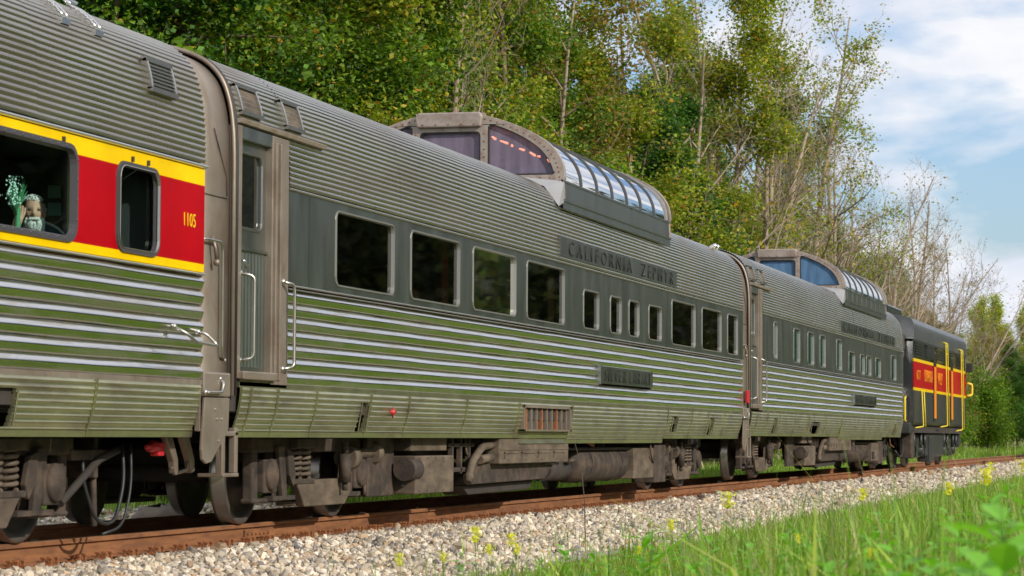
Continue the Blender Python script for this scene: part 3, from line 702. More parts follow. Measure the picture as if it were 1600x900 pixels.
def vestibule(car, y, dz=0, s=1, far=False):
    """entrance at the near end of a car: y is the body end, door just behind it"""
    a = y+.10; b = y+.87      # door leaf
    MB().box(1.44, SX+.006, y+.0, y+.10, 1.30, 3.44).build('door_post', 'dirty_steel', car)
    mb = MB().box(1.44, SX+.004, b, y+1.30, 1.26, 3.44)
    for q in (b+.03, b+.15): mb.box(SX, SX+.03, q, q+.045, 1.30, 3.38)
    mb.build('door_post', 'dirty_steel', car, bevel=.006)
    MB().box(1.44, SX, a, b, 3.335, 3.44).build('door_header', 'steel_band', car)
    # leaf with its window, pressed ribs below
    w0, w1, wz0, wz1 = a+.10, b-.12, 2.60, 3.22
    mb = MB(); plate(mb, [(a, 1.36), (b, 1.36), (b, 3.33), (a, 3.33)], [rrect(w0, w1, wz0, wz1, .06)], SX-.06, .03)
    for k in range(9): q = a+.06+k*(b-a-.12)/8; mb.box(SX-.06, SX-.045, q-.012, q+.012, 1.40, 2.38)
    mb.box(SX-.06, SX-.035, a, b, 2.395, 2.42)
    d = mb.build('door', 'steel_band', car)
    mb = MB(); ring(mb, rrect(w0-.03, w1+.03, wz0-.03, wz1+.03, .08), rrect(w0, w1, wz0, wz1, .06), SX-.06, [(0, 0), (.1, .012), (.8, .012), (1, -.01)]); mb.build('window_frame', 'steel_trim', d)
    MB().add([(SX-.075, p, q) for p, q in rrect(w0, w1, wz0, wz1, .06)], [tuple(range(20))]).build('pane', 'glass_dark', d)
    MB().tube(arc_pts([(SX-.045, a+.09, 2.30), (SX+.0, a+.09, 2.30), (SX+.0, a+.16, 2.24)], .02), .012, 6).build('handle', 'steel_bright', d)
    rail_tube(car, arc_pts([(SX-.02, a+.03, 2.19), (SX+.09, a+.10, 2.17), (SX+.09, a+.10, 1.47), (SX-.02, a+.03, 1.45)], .05), .015)
    rail_tube(car, arc_pts([(SX+.02, b+.23, 2.17), (SX+.09, b+.36, 2.15), (SX+.09, b+.36, 1.42), (SX+.02, b+.23, 1.40)], .05), .015)
    MB().box(SX-.02, SX+.05, a-.02, b+.06, 1.29, 1.36).build('door_sill', 'dirty_steel', car, bevel=.01)
    # rain gutter over the door
    MB().prism([(SX-.03, 3.452), (SX+.018, 3.462), (SX+.036, 3.492), (SX+.022, 3.500), (SX-.02, 3.495)], y+.02, y+2.25, 'y').build('rain_gutter', 'dome_frame', car)

def gangway(car, a, b, dz=0):
    """smooth full-width shroud closing the gap between two bodies, with its rubber rim"""
    b += .02
    half = [(1.475, 1.12), (1.475, 3.0)]+[(x-.045, z-.02) for x, z in ROOFH]; prof = half+[(-x, z) for x, z in half[::-1][1:]]
    inner = [(x*.93, z-.08) for x, z in prof]
    mb = MB().sheet(prof, a, b-.06, ny=2); mb.sheet(inner, a, b-.06)
    for e in (a, b-.06): mb.add([(x, e, z) for x, z in prof]+[(x, e, z) for x, z in inner[::-1]], [(i, i+1, 2*len(prof)-2-i, 2*len(prof)-1-i) for i in range(len(prof)-1)])
    g = mb.build('gangway_shroud', 'dirty_steel', car)
    for off, r, mm, y in ((.0, .022, 'dirty_steel', b-.06), (.008, .020, 'rubber', b-.012)):
        MB().tube([(x*1.022+off*(1 if x > 0 else -1 if x < 0 else 0), y, z+.03) for x, z in prof], r, 6).build('gangway_rim', mm, g)
    # a riveted repair patch with raised seams
    mb = MB(); q = a+.30
    mb.tube([(1.478, q, 3.36), (1.478, q+.30, 2.98), (1.478, q+.31, 2.82)], .006, 4).tube([(1.478, a+.03, 2.80), (1.478, q+.31, 2.80)], .006, 4); mb.build('seam', 'dust_iron', g)
    rail_tube(car, arc_pts([(1.46, a+.0, 2.42), (1.52, a+.05, 2.42), (1.52, a+.42, 2.42), (1.52, a+.43, 1.48), (1.47, a+.60, 1.44)], .08), .012)
    MB().tube([(1.50, a+.22, 2.45), (1.53, a+.22, 2.36), (1.53, a+.25, 2.27)], .016, 6).sphere((1.53, a+.25, 2.24), .03, 5).build('hook', 'dirty_steel', car)
    MB().box(1.40, 1.535, a-.0, a+.60, 1.135, 1.335).build('step_box', 'dirty_steel', car, bevel=.015)
    rail_tube(car, arc_pts([(1.53, a+.02, 1.165), (1.56, a+.05, 1.165), (1.56, a+.33, 1.17), (1.56, a+.37, 1.25), (1.52, a+.37, 1.28)], .05), .013)
    mb = MB().prism([(a+.04, 1.125), (a+.60, 1.125), (a+.58, .86), (a+.20, .60), (a+.09, .585), (a-.0, .62), (a-.02, .70)], 1.50, 1.525, 'x')
    for p, q in ((.26, 1.03), (.30, .95), (.41, .95), (.34, .77)): mb.lathe((1.525, a+p, q), [(0, .014), (.012, .011), (.014, .0005)], 'x', 8)
    mb.build('side_buffer_plate', 'dirty_steel', car, bevel=.008)

def stirrup(car, y, z=.83):
    mb = MB()
    for p, q in (((1.50, y, z+.02), (1.50, y, .48)), ((1.50, y+.30, z+.05), (1.50, y+.30, .50)),):
        mb.box(1.46, 1.52, p[1]-.035, p[1]+.035, q[2], p[2])
    mb.box(1.30, 1.53, y-.035, y+.335, .47, .50).box(1.46, 1.52, y-.035, y+.335, z-.02, z+.02)
    mb.build('step_ladder', 'dirty_steel', car, bevel=.008)

def body_core(car, y0, y1, z1=2.98, hollow=False):
    """everything behind the skin: floor, far side, ends"""
    mb = MB().box(-1.49, 1.47, y0, y1, 1.02, 1.22)
    mb.box(-1.52, -1.47, y0, y1, .82, 3.02)
    mb.build('underframe', 'grime', car)
    if hollow:
        MB().box(-1.46, -1.42, y0+.05, y1-.05, 1.25, 3.0).box(-1.45, 1.43, y1-.09, y1-.05, 1.25, 3.3).box(-1.45, 1.43, y0+.05, y0+.09, 1.25, 3.3).box(-1.45, 1.45, y0+.1, y1-.1, 3.02, 3.06).build('inner_wall', 'interior_dark', car)
    else: MB().box(-1.45, .35, y0+.03, y1-.03, 1.23, 3.50).box(.35, 1.44, y0+.03, y1-.03, 1.23, 2.05).box(.35, 1.40, y0+.03, y1-.03, 3.02, 3.50).box(.35, 1.38, y0+.03, y0+1.30, 1.23, 3.5).build('inner_wall', 'interior_dark', car)

def equipment(car, y0, drop0, drop1, mid=True):
    """battery boxes, tanks and pipes slung under a dome car"""
    Yo = y0-21.35
    def B(name, x0, x1, a, b, z0, z1, m='dust_box', bev=.012): return MB().box(x0, x1, a+Yo, b+Yo, z0, z1).build(name, m, car, bevel=bev)
    B('splash_panel', 1.10, 1.16, 26.15, 27.05, .20, .80, 'dust_iron')
    mb = MB().tube([(1.30, 26.95+Yo, .47), (1.30, 27.3+Yo, .47)], .12, 14); mb.build('air_reservoir', 'dust_iron', car)
    o = B('battery_box', 1.02, 1.36, 27.17, 28.62, .21, .61)
    mb = MB()
    for k in range(5):
        for zz in (.24, .585): mb.lathe((1.36, 27.3+Yo+k*.3, zz), [(0, .010), (.008, .008), (.009, .0005)], 'x', 6)
    tag(mb.build('bolt', 'dust_iron', car), kind='stuff')
    B('battery_box', .95, 1.30, 27.2, 28.55, .66, .90, 'dust_box')
    mb = MB()
    for q in (28.85, 29.2, 29.55): mb.box(1.22, 1.28, q+Yo, q+.05+Yo, .40, .86)
    mb.box(1.2, 1.28, 28.7+Yo, 29.75+Yo, .42, .47).box(1.2, 1.28, 28.7+Yo, 29.75+Yo, .70, .74); mb.build('hanger_frame', 'dust_iron', car, bevel=.006)
    MB().tube(arc_pts([(1.33, 29.3+Yo, .30), (1.33, 29.45+Yo, .52), (1.33, 29.9+Yo, .70), (1.33, 30.35+Yo, .72)], .12), .045, 10).tube([(1.33, 29.8+Yo, .55), (1.33, 30.3+Yo, .58)], .05, 10).sphere((1.33, 29.35+Yo, .36), .06, 5).build('pipe', 'dust_box', car)
    b = B('equipment_box', 1.0, 1.42, 30.35, 33.75, .50, .80)
    mb = MB().box(1.42, 1.428, 30.37+Yo, 33.73+Yo, .66, .685)
    for k in range(4): a = 30.55+k*.80; mb.box(1.42, 1.432, a+Yo, a+.62+Yo, .62, .635).box(1.42, 1.432, a+Yo, a+.02+Yo, .56, .64); mb.lathe((1.42, a+.2+Yo, .55), [(0, .014), (.012, .01), (.013, .0005)], 'x', 6)
    mb.build('box_door', 'dust_box', car)
    MB().prism([(29.7+Yo, .52), (33.6+Yo, .52), (33.0+Yo, .29), (29.4+Yo, .27)], 1.02, 1.30, 'x').build('generator_housing', 'dust_iron', car, bevel=.015)
    MB().prism([(29.5+Yo, .26), (32.8+Yo, .28), (32.6+Yo, .17), (29.8+Yo, .15)], .9, 1.2, 'x').build('generator_pan', 'grime', car, bevel=.015)
    MB().tube([(1.0, 33.9+Yo, .40), (1.0, 35.0+Yo, .40)], .16, 14).build('air_reservoir', 'grime', car)
    mb = MB().tube([(1.0, 35.2+Yo, .46), (1.0, 35.3+Yo, .46), (1.0, 38.3+Yo, .46), (1.0, 38.45+Yo, .46)], [.12, .26, .26, .12], 20)
    for q in (35.8, 37.7): mb.tube([(1.0, q+Yo, .46), (1.0, q+.06+Yo, .46)], .27, 20)
    mb.build('water_tank', 'dust_iron', car)
    B('equipment_box', .95, 1.32, 38.2, 39.6, .22, .66, 'dust_box')
    B('equipment_box', .95, 1.30, 39.75, 40.6, .14, .70, 'dust_iron')
    MB().tube([(1.25, 33.9+Yo, .66), (1.25, 39.5+Yo, .66)], .022, 6).tube([(.4, 22+Yo, .86), (.4, 46+Yo, .86)], .04, 6).build('brake_pipe', 'grime', car)
    MB().box(-1.1, .9, 27+Yo, 40.5+Yo, .55, 1.0).build('centre_sill', 'grime', car)
    q = random.Random(int(y0)); ms_ = ['grime', 'rust_plate', 'dust_iron', 'dust_box', 'hose']
    for k in range(26):
        yy = q.uniform(26.6, 44.2)+Yo; x = q.uniform(1.0, 1.34); z = q.uniform(.35, .78); m_ = q.choice(ms_)
        if k % 3 == 0: MB().tube(arc_pts([(x, yy, .82), (x+.02, yy, z), (x, yy+q.uniform(.2, 1.1), z-q.uniform(0, .2))], .06), q.uniform(.010, .022), 6).build('pipe', m_, car)
        elif k % 3 == 1: MB().box(x, x+.10, yy, yy+q.uniform(.08, .26), z-.12, z+q.uniform(.02, .10)).build('bracket', m_, car, bevel=.008)
        else: MB().tube([(x+.03, yy, z), (x+.03, yy+q.uniform(.25, .8), z+q.uniform(-.05, .05))], q.uniform(.014, .035), 8).build('pipe', m_, car)

def coupler(car, y, sg=1):
    mb = MB().box(-.14, .14, min(y, y+sg*.5), max(y, y+sg*.5), .68, .95).box(-.22, .22, min(y+sg*.38, y+sg*.60), max(y+sg*.38, y+sg*.60), .62, .99)
    mb.build('coupler', 'grime', car, bevel=.03)

# ------------------------------------------------------------------ first coach (painted band), seen at its right-hand end only
def coach():
    y0, y1 = -5.3, 20.62
    c = thing('passenger_coach', (0, (y0+y1)/2, 0), 'stainless coach with red and yellow window band, cut off by the left edge', 'railway coach', 'passenger cars coupled in the train')
    body_core(c, y0, y1, hollow=True)
    roof_skin(c, y0, y1, pitch=.049); flutes(c, y0, y1)
    mould(c, y0, y1+.01, 3.005, .035, .03); mould(c, y0, y1, 2.125, .022, .018)
    wins = [(-3.2, -.7, 2.27, 2.86), (.1, 2.6, 2.27, 2.86), (3.4, 5.9, 2.27, 2.86), (6.7, 9.2, 2.27, 2.86), (10.0, 12.5, 2.27, 2.86), (15.45, 18.02, 2.25, 2.86), (18.84, 19.60, 2.235, 2.845)]
    side_band(c, y0, y1, wins, 2.14, 2.985, 'coach_paint')
    for i, (a, b, lo, hi) in enumerate(wins):
        fr = window(c, a, b, lo, hi, fw=.058 if i != 6 else .045, fm='gasket', gm='glass_clear', r=.09, proud=.018, bolts=(i == 5))
        if i == 6:
            mb = MB(); ring(mb, rrect(a-.012, b+.012, lo-.012, hi+.012, .1), rrect(a, b, lo, hi, .09), SX+.002, [(0, .02), (.5, .024), (1, .006)]); mb.build('inner_rim', 'steel_trim', fr)
    mb = MB()
    for i in (5, 6):
        a, b, lo, hi = wins[i]
        for q in (a+.25, b-.2):
            if i == 6 or q > 17: mb.box(SX, SX+.02, q-.012, q+.012, hi+.05, hi+.09)
    mb.build('window_clip', 'dust_iron', c)
    text('1105', 20.17, 20.42, 2.49, 2.60, SX+.001, 'yellow_paint', c, .003)
    # skirts
    skirt(c, 12.5, 15.2); skirt(c, 15.2, 16.3); skirt(c, 16.3, 18.47, hole=(16.7, 17.14, .87, 1.12)); skirt(c, 18.47, 20.60); 
    for a in range(-5, 12, 3): skirt(c, a, min(a+3, 12.5))
    MB().box(SX-.03, SX-.004, y0, y1, 1.225, 1.265).build('side_sill', 'dirty_steel', c)
    # ribs' cut ends at the body corner
    MB().box(SX-.06, SX-.02, y1-.012, y1+.012, .85, 3.0).build('corner_post', 'dirty_steel', c)
    gangway(c, y1+.01, 21.36)
    # step irons
    rail_tube(c, arc_pts([(SX+.0, 19.98, 1.675), (SX+.10, 20.02, 1.62), (SX+.14, 20.12, 1.555), (SX+.14, 20.60, 1.54), (SX+.06, 20.52, 1.64), (SX+.0, 20.50, 1.65)], .05), .013, 'grab_iron')
    vent(c, (19.45, 3.50, 19.98, 3.74), slats=True)
    # twin brackets on the roof
    xr = lambda zz: float(np.interp(zz, [p[1] for p in ROOFH], [p[0] for p in ROOFH]))
    for yy in (18.02, 18.62):
        mb = MB()
        for dq in (0, .09):
            P = [(xr(3.83+.04*i)+.03, yy+dq, 3.83+.04*i+.02) for i in range(6)]; mb.tube(P, .010, 5)
        mb.box(xr(3.83)-.01, xr(3.83)+.035, yy-.03, yy+.12, 3.80, 3.845)
        mb.tube(arc_pts([(xr(4.03)+.04, yy+.05, 4.05), (xr(4.06)+.02, yy+.10, 4.12), (xr(4.06), yy+.42, 4.12)], .04), .016, 6)
        mb.build('roof_bracket', 'steel_bright', c)
    truck(c, 20.62-3.28, -1)
    truck(c, -5.3+3.4, 1, False)
    MB().box(-1.1, 1.0, 0, 14.5, .4, 1.0).build('equipment_box', 'grime', c)
    coupler(c, 20.5)
    stirrup(c, 21.12)
    # interior
    MB().box(-1.40, 1.40, y0+.1, y1-.1, 1.225, 1.30).build('floor', 'interior_dark', c)
    mb = MB().box(-.2, 1.40, 19.72, 19.78, 1.3, 3.0); mb.build('partition', 'interior_dark', c)
    for q in (2.60, 2.74): MB().box(.55, .66, 19.705, 19.715, q-.05, q+.05).build('notice', 'poster', c)
    for px in (113, 235):
        a = at(px, 300, 1.40); MB().box(1.37, 1.40, a.y-.02, a.y+.02, 1.3, 3.0).build('window_post', 'post_olive', c)
    # brake hose, red glad-hand, safety loops under the end
    h = MB().tube(arc_pts([(1.15, 19.85, .74), (1.18, 19.83, .45), (1.18, 19.65, .12), (1.15, 19.35, .14), (1.1, 19.22, .45), (1.1, 19.2, .62)], .16, 6), .015, 8)
    h.tube(arc_pts([(1.20, 19.90, .74), (1.22, 19.88, .42), (1.22, 19.72, .10), (1.18, 19.40, .05)], .16, 6), .012, 8); h.build('brake_hose', 'hose', c)
    a = at(243, 697, 1.2); MB().tube([(1.2, a.y-.16, a.z-.02), (1.2, a.y-.05, a.z+.0), (1.2, a.y+.06, a.z-.03)], [.03, .055, .04], 8).tube([(1.22, a.y-.25, a.z-.01), (1.2, a.y-.1, a.z)], .022, 6).box(1.16, 1.24, a.y-.02, a.y+.10, a.z-.08, a.z+.03).build('hose_valve', 'red_plastic', c, bevel=.01)
    for px in (262, 288):
        a = at(px, 700, 1.25); MB().prism([(a.y-.10, .80), (a.y+.04, .80), (a.y+.16, .62), (a.y+.17, .52), (a.y+.10, .50), (a.y+.07, .60)], 1.22, 1.28, 'x').build('safety_bracket', 'dirty_steel', c, bevel=.01)
    a = at(268, 733, 1.25); MB().tube(arc_pts([(1.25, a.y, .56), (1.25, a.y+.05, .50), (1.25, a.y+.34, .53), (1.25, a.y+.36, .62)], .03), .016, 6).build('safety_loop', 'dirty_steel', c)
    MB().tube([(1.12, 18.75, .30), (1.12, 19.45, .62), (1.1, 19.9, .70)], .032, 8).build('brake_rigging', 'grime', c)
    MB().box(.75, 1.05, 19.55, 19.62, .48, .95).box(.5, 1.1, 19.0, 19.7, .62, .70).tube([(1.0, 19.62, .62), (1.0, 19.66, .1)], .03, 6).build('brake_lever', 'dust_iron', c, bevel=.01)
    return c

# ------------------------------------------------------------------ the two dome cars
def dome_car(y0, y1, label, dz, wins, dome_y, plate_y, board_y, panels, drop, gm_side, gm_dome, round_end=False, name2='', endshroud=True, group='passenger cars coupled in the train'):
    c = thing('dome_car', (0, (y0+y1)/2, 0), label, 'railway coach', group)
    yb = y1 if not round_end else y1-2.6
    body_core(c, y0, yb)
    # ribbed roof in lengths
    roof_skin(c, y0, y0+1.31, zmin=3.46, ny=1); roof_skin(c, y0+1.31, yb)
    fy = y0+1.31
    gaps = [(plate_y[0], plate_y[1], 1.53, 1.77)]
    flutes(c, fy, yb, gaps)
    mould(c, fy, yb, 3.012, .026, .020, 'steel_trim'); mould(c, fy, yb, 3.062, .020, .014, 'steel_trim'); mould(c, fy, yb, 2.150, .020, .016, 'steel_trim'); mould(c, fy, yb, 2.120, .014, .012, 'steel_trim')
    # flat band in separate sheets so the seams show
    cuts = [fy, fy+.55]+[((a[1]+b[0])/2 if k in (3, 4, 7) else None) for k, (a, b) in enumerate(zip(wins, wins[1:]))]
    cuts = sorted([q for q in cuts if q])+[yb]
    for a, b in zip(cuts, cuts[1:]):
        side_band(c, a+.004, b-.004, [w_ for w_ in wins if a < w_[0] < b], 2.16, 3.0)
    for a, b, lo, hi in wins: window(c, a, b, lo, hi, fw=.026, fm='frame_grey', gm=gm_side, r=.065, proud=.009)
    q = random.Random(int(y0)+3)
    for a, b, lo, hi in wins:
        wd = b-a
        for e, sg in ((a-.05, 1), (b+.05, -1)):
            if wd > 1 or q.random() < .4:
                k = q.uniform(.10, .22)*min(1, wd); P = [(1.37+.02*math.sin(i*2.2), e+sg*k*i/8) for i in range(9)]
                MB().add([(x_, y_, z_) for z_ in (lo-.1, hi+.08) for x_, y_ in P], [(i, i+1, i+10, i+9) for i in range(8)], 0, True).build('curtain', q.choice(['curtain_tan', 'curtain_tan', 'seat_red']), c, recalc=False)
        if wd > .8:
            for j in range(int(wd/.85)+1): yy = a+.2+j*.85; MB().box(.7, 1.26, yy, yy+.12, 2.0, q.uniform(2.38, 2.5)).build('seat_back', q.choice(['seat_red', 'seat_olive', 'seat_red']), c, bevel=.04)
        if q.random() < .5: MB().box(.36, .37, a+.1, b-.1, 2.3, 2.8).build('far_window', 'leaf_teal', c)
    # body above the door up to the gutter, and the vestibule
    vestibule(c, y0)
    rib = corr([(SX, 3.02), (SX, 3.44)], .0475, RIB)
    # name boards
    MB().box(SX, SX+.014, board_y[0], board_y[1], 3.085, 3.335).box(SX, SX+.022, board_y[0]-.03, board_y[0], 3.08, 3.34).build('letterboard', 'steel_band', c)
    text('CALIFORNIA  ZEPHYR', board_y[0]+.45, board_y[1]-.30, 3.115, 3.30, SX+.014, 'letter_grey', c, .010, spacing=1.55, thin=-.012)
    MB().box(SX-.02, SX+.018, plate_y[0], plate_y[1], 1.535, 1.762).box(SX-.02, SX+.03, plate_y[0]-.05, plate_y[0], 1.52, 1.775).build('nameplate', 'steel_band', c)
    text(name2, plate_y[0]+.22, plate_y[1]-.15, 1.565, 1.735, SX+.018, 'letter_grey', c, .008, spacing=1.4, thin=-.01)
    for p in panels: skirt(c, *p[:2], **(p[2] if len(p) > 2 else {}))
    MB().box(SX-.03, SX-.004, y0+.1, yb, 1.225, 1.27).build('side_sill', 'steel_skirt', c)
    MB().box(SX-.05, SX-.004, y0+.12, y0+1.30, 1.235, 1.30).build('step_sill', 'dirty_steel', c)
    vent(c, (y0+.10, 3.56, y0+.62, 3.80)); vent(c, (y0+1.24, 3.56, y0+1.70, 3.80))
    dome(c, dome_y[0], dome_y[1], dz, gm_dome, side_ribs=round_end)
    truck(c, y0+3.37, 1)
    truck(c, yb-3.35 if not round_end else y1-4.1, -1)
    coupler(c, y0, -1)
    if not round_end: coupler(c, y1)
    return c
coach()
W2 = [(24.02, 25.82, 2.24, 2.91), (26.44, 28.23, 2.24, 2.91), (28.81, 30.65, 2.24, 2.91), (31.21, 33.07, 2.24, 2.91), (34.16, 35.02, 2.25, 2.72), (35.75, 36.4, 2.25, 2.72), (36.94, 37.58, 2.25, 2.72), (38.29, 39.17, 2.25, 2.72),
      (39.98, 41.82, 2.24, 2.88), (42.42, 44.10, 2.24, 2.88), (44.72, 45.65, 2.24, 2.88)]
D2 = dict(z0=.735)
c2 = dome_car(21.37, 46.22, 'middle stainless dome car with large dark windows and lettering under its purple-tinted dome', 0, W2, (33.1, 39.95), (35.1, 38.48), (32.81, 40.28),
    [(21.50, 21.75), (21.75, 22.43), (22.43, 23.49), (23.49, 25.12, dict(hole=(24.84, 25.075, .79, 1.13))), (25.12, 26.41), (26.41, 28.58), (28.58, 30.87), (30.87, 33.55, dict(hole=(31.12, 33.45, .90, 1.18))), (33.55, 39.70, D2),
     (39.72, 41.62, dict(hole=(40.1, 40.5, .90, 1.12))), (41.62, 43.0), (43.0, 44.48, dict(hole=(43.2, 43.5, .80, 1.12))), (44.48, 46.18)], None, 'glass_see', 'glass_dome_purple', name2='SILVER LARIAT')
MB().prism([(SX-.10, .80), (SX-.085, .735), (SX-.11, .735), (SX-.12, .80)], 31.2, 33.55, 'y').build('lower_rail', 'steel_skirt', c2)
g = MB().box(SX-.12, SX-.10, 31.1, 33.47, .88, 1.2).build('grille_backing', 'grime', c2)
mb = MB()
for (a, b, lo, hi) in ((31.08, 33.5, 1.165, 1.20), (31.08, 33.5, .885, .905), (31.08, 31.14, .885, 1.2), (33.42, 33.5, .885, 1.2)): mb.box(SX-.07, SX+.004, a, b, lo, hi)
mb.build('grille_frame', 'dirty_steel', c2)
for k in range(9): a = 31.3+k*.255; MB().box(SX-.09, SX-.03, a, a+.055, .90, 1.17).build('grille_slat', 'dirty_steel' if k % 3 else 'rust_plate', c2)
a = at(612, 644, SX); MB().lathe((SX, a.y, a.z), [(0, .03), (.03, .026), (.035, .001)], 'x', 10).tube([(SX+.01, a.y-.09, a.z), (SX+.02, a.y+.09, a.z)], .010, 5).tube([(SX+.01, a.y, a.z-.06), (SX+.02, a.y, a.z+.05)], .009, 5).build('release_valve', 'red_plastic', c2)
a = at(1168, 595, 1.53); MB().box(1.51, 1.56, a.y-.12, a.y+.05, 1.42, 1.64).build('marker_flag', 'red_plastic', c2, bevel=.01)
for yy in (44.7, 44.95): MB().sphere((1.30, yy, 4.03), .05, 5).tube([(1.2, yy, 4.0), (1.30, yy, 4.05)], .03, 6).build('roof_light', 'steel_bright', c2)
equipment(c2, 21.35, None, None)
gangway(c2, 46.23, 46.93); stirrup(c2, 46.72)
for k in range(10): MB().tube([(.30+.02*(k % 2), 33.5+k*.5, 4.74), (.30, 33.5+k*.5+.10+.12*(k % 3), 4.745-.01*(k % 2))], [.012, .020], 6).build('ceiling_lamp', 'warm_bulb', c2)

W3 = [(49.55, 49.92, 2.25, 2.90), (51.95, 52.70, 2.25, 2.88), (53.78, 54.58, 2.25, 2.88), (55.46, 56.24, 2.25, 2.88), (57.94, 58.72, 2.25, 2.88), (59.9, 60.9, 2.24, 2.68), (61.86, 62.6, 2.24, 2.68), (63.0, 63.8, 2.24, 2.68), (64.7, 65.66, 2.24, 2.68), (67.8, 68.84, 2.24, 2.84)]
LIFT = .05
c3 = dome_car(46.95, 72.80, 'farther stainless dome car with narrow teal windows and rounded tail next to the locomotive', 0, W3, (59.4, 67.0), (60.72, 64.7), (58.5, 68.6),
    [(47.10, 47.75), (47.75, 48.9), (48.9, 50.3, dict(hole=(49.7, 50.0, .80, 1.12))), (50.3, 52.2), (52.2, 54.0), (54.0, 56.3, dict(hole=(54.4, 55.5, .86, 1.10))), (56.3, 58.8), (58.8, 66.6, D2), (66.6, 67.9), (67.9, 69.2, dict(hole=(68.6, 68.85, .80, 1.12))), (69.2, 70.18)],
    None, 'glass_teal', 'glass_dome_blue', True, 'SILVER SOLARIUM')
equipment(c3, 48.6, None, None)
# rounded observation tail
def tail(c, ya, L_=2.35):
    def secs(half, n=10):
        vs = []; m_ = len(half)
        for j in range(n+1):
            t = j/n*math.pi/2; k = math.cos(t)**.75 if j < n else .02; y = ya+L_*math.sin(t)
            vs += [(x*k if abs(x) > 0 else 0, y, z) for x, z in half]
        fs = [(j*m_+i, j*m_+i+1, (j+1)*m_+i+1, (j+1)*m_+i) for j in range(n) for i in range(m_-1)]
        return vs, fs
    def both(half, name, m):
        f_ = half+[]
        mb = MB(); vs, fs = secs(f_); mb.add(vs, fs, 0, True); mb.add([(-v[0], v[1], v[2]) for v in vs], fs, 0, True); mb.build(name, m, c, recalc=False)
    both(corr([(SX-.085, .80), (SX-.008, 1.235)], .0495, SKRIB), 'tail_skirt', 'steel_skirt')
    for k in range(7): both(corr([(SX-.03, 1.262+k*.1225), (SX-.03, 1.3845+k*.1225)], .1225, flute_shape(.034)), 'tail_flute', 'steel_flute')
    both([(SX, 2.12), (SX, 3.03)], 'tail_band', 'steel_band')
    # domed tail roof
    n = 12; m_ = len(ROOFH); vs = []
    for j in range(n+1):
        t = j/n*math.pi/2; k = math.cos(t)**.75 if j < n else .02
        vs += [(x*k, ya+L_*math.sin(t)*(1-.35*(z-3.03)/1.16), 3.03+(z-3.03)*(1-.22*(j/n)**2.2)) for x, z in ROOFH]
    fs = [(j*m_+i, j*m_+i+1, (j+1)*m_+i+1, (j+1)*m_+i) for j in range(n) for i in range(m_-1)]
    mb = MB().add(vs, fs, 0, True).add([(-v[0], v[1], v[2]) for v in vs], fs, 0, True); mb.build('tail_roof', 'steel_bright', c, recalc=False)
    for zz in (3.02, 1.25): 
        P = [(SX*(math.cos(j/10*math.pi/2)**.75 if j < 10 else 0)+.01, ya+L_*math.sin(j/10*math.pi/2), zz) for j in range(11)]; MB().tube(P, .02, 6).build('moulding', 'steel_trim', c)
    o = MB().box(-1.2, 1.2, ya-.1, ya+1.2, .9, 3.2).build('inner_wall', 'dark_void', c)
tail(c3, 70.2)
a = at(1412, 545, 1.25)
mb = MB(); P = [(a.z-.30, -.28)]; mb.prism([(a.y-.5, a.z-.34)]+[(a.y-.35+.62*math.cos(R(t)), a.z+.34*math.sin(R(t))) for t in range(-90, 91, 15)]+[(a.y-.5, a.z+.34)], 1.18, 1.26, 'x').build('marker_housing', 'dust_box', c3, bevel=.02)
MB().lathe((1.26, a.y+.02, a.z-.03), [(0, .12), (.03, .11), (.02, .06), (.0, .001)], 'x', 16).build('marker_lamp', 'rubber', c3)
c3.location.z = LIFT

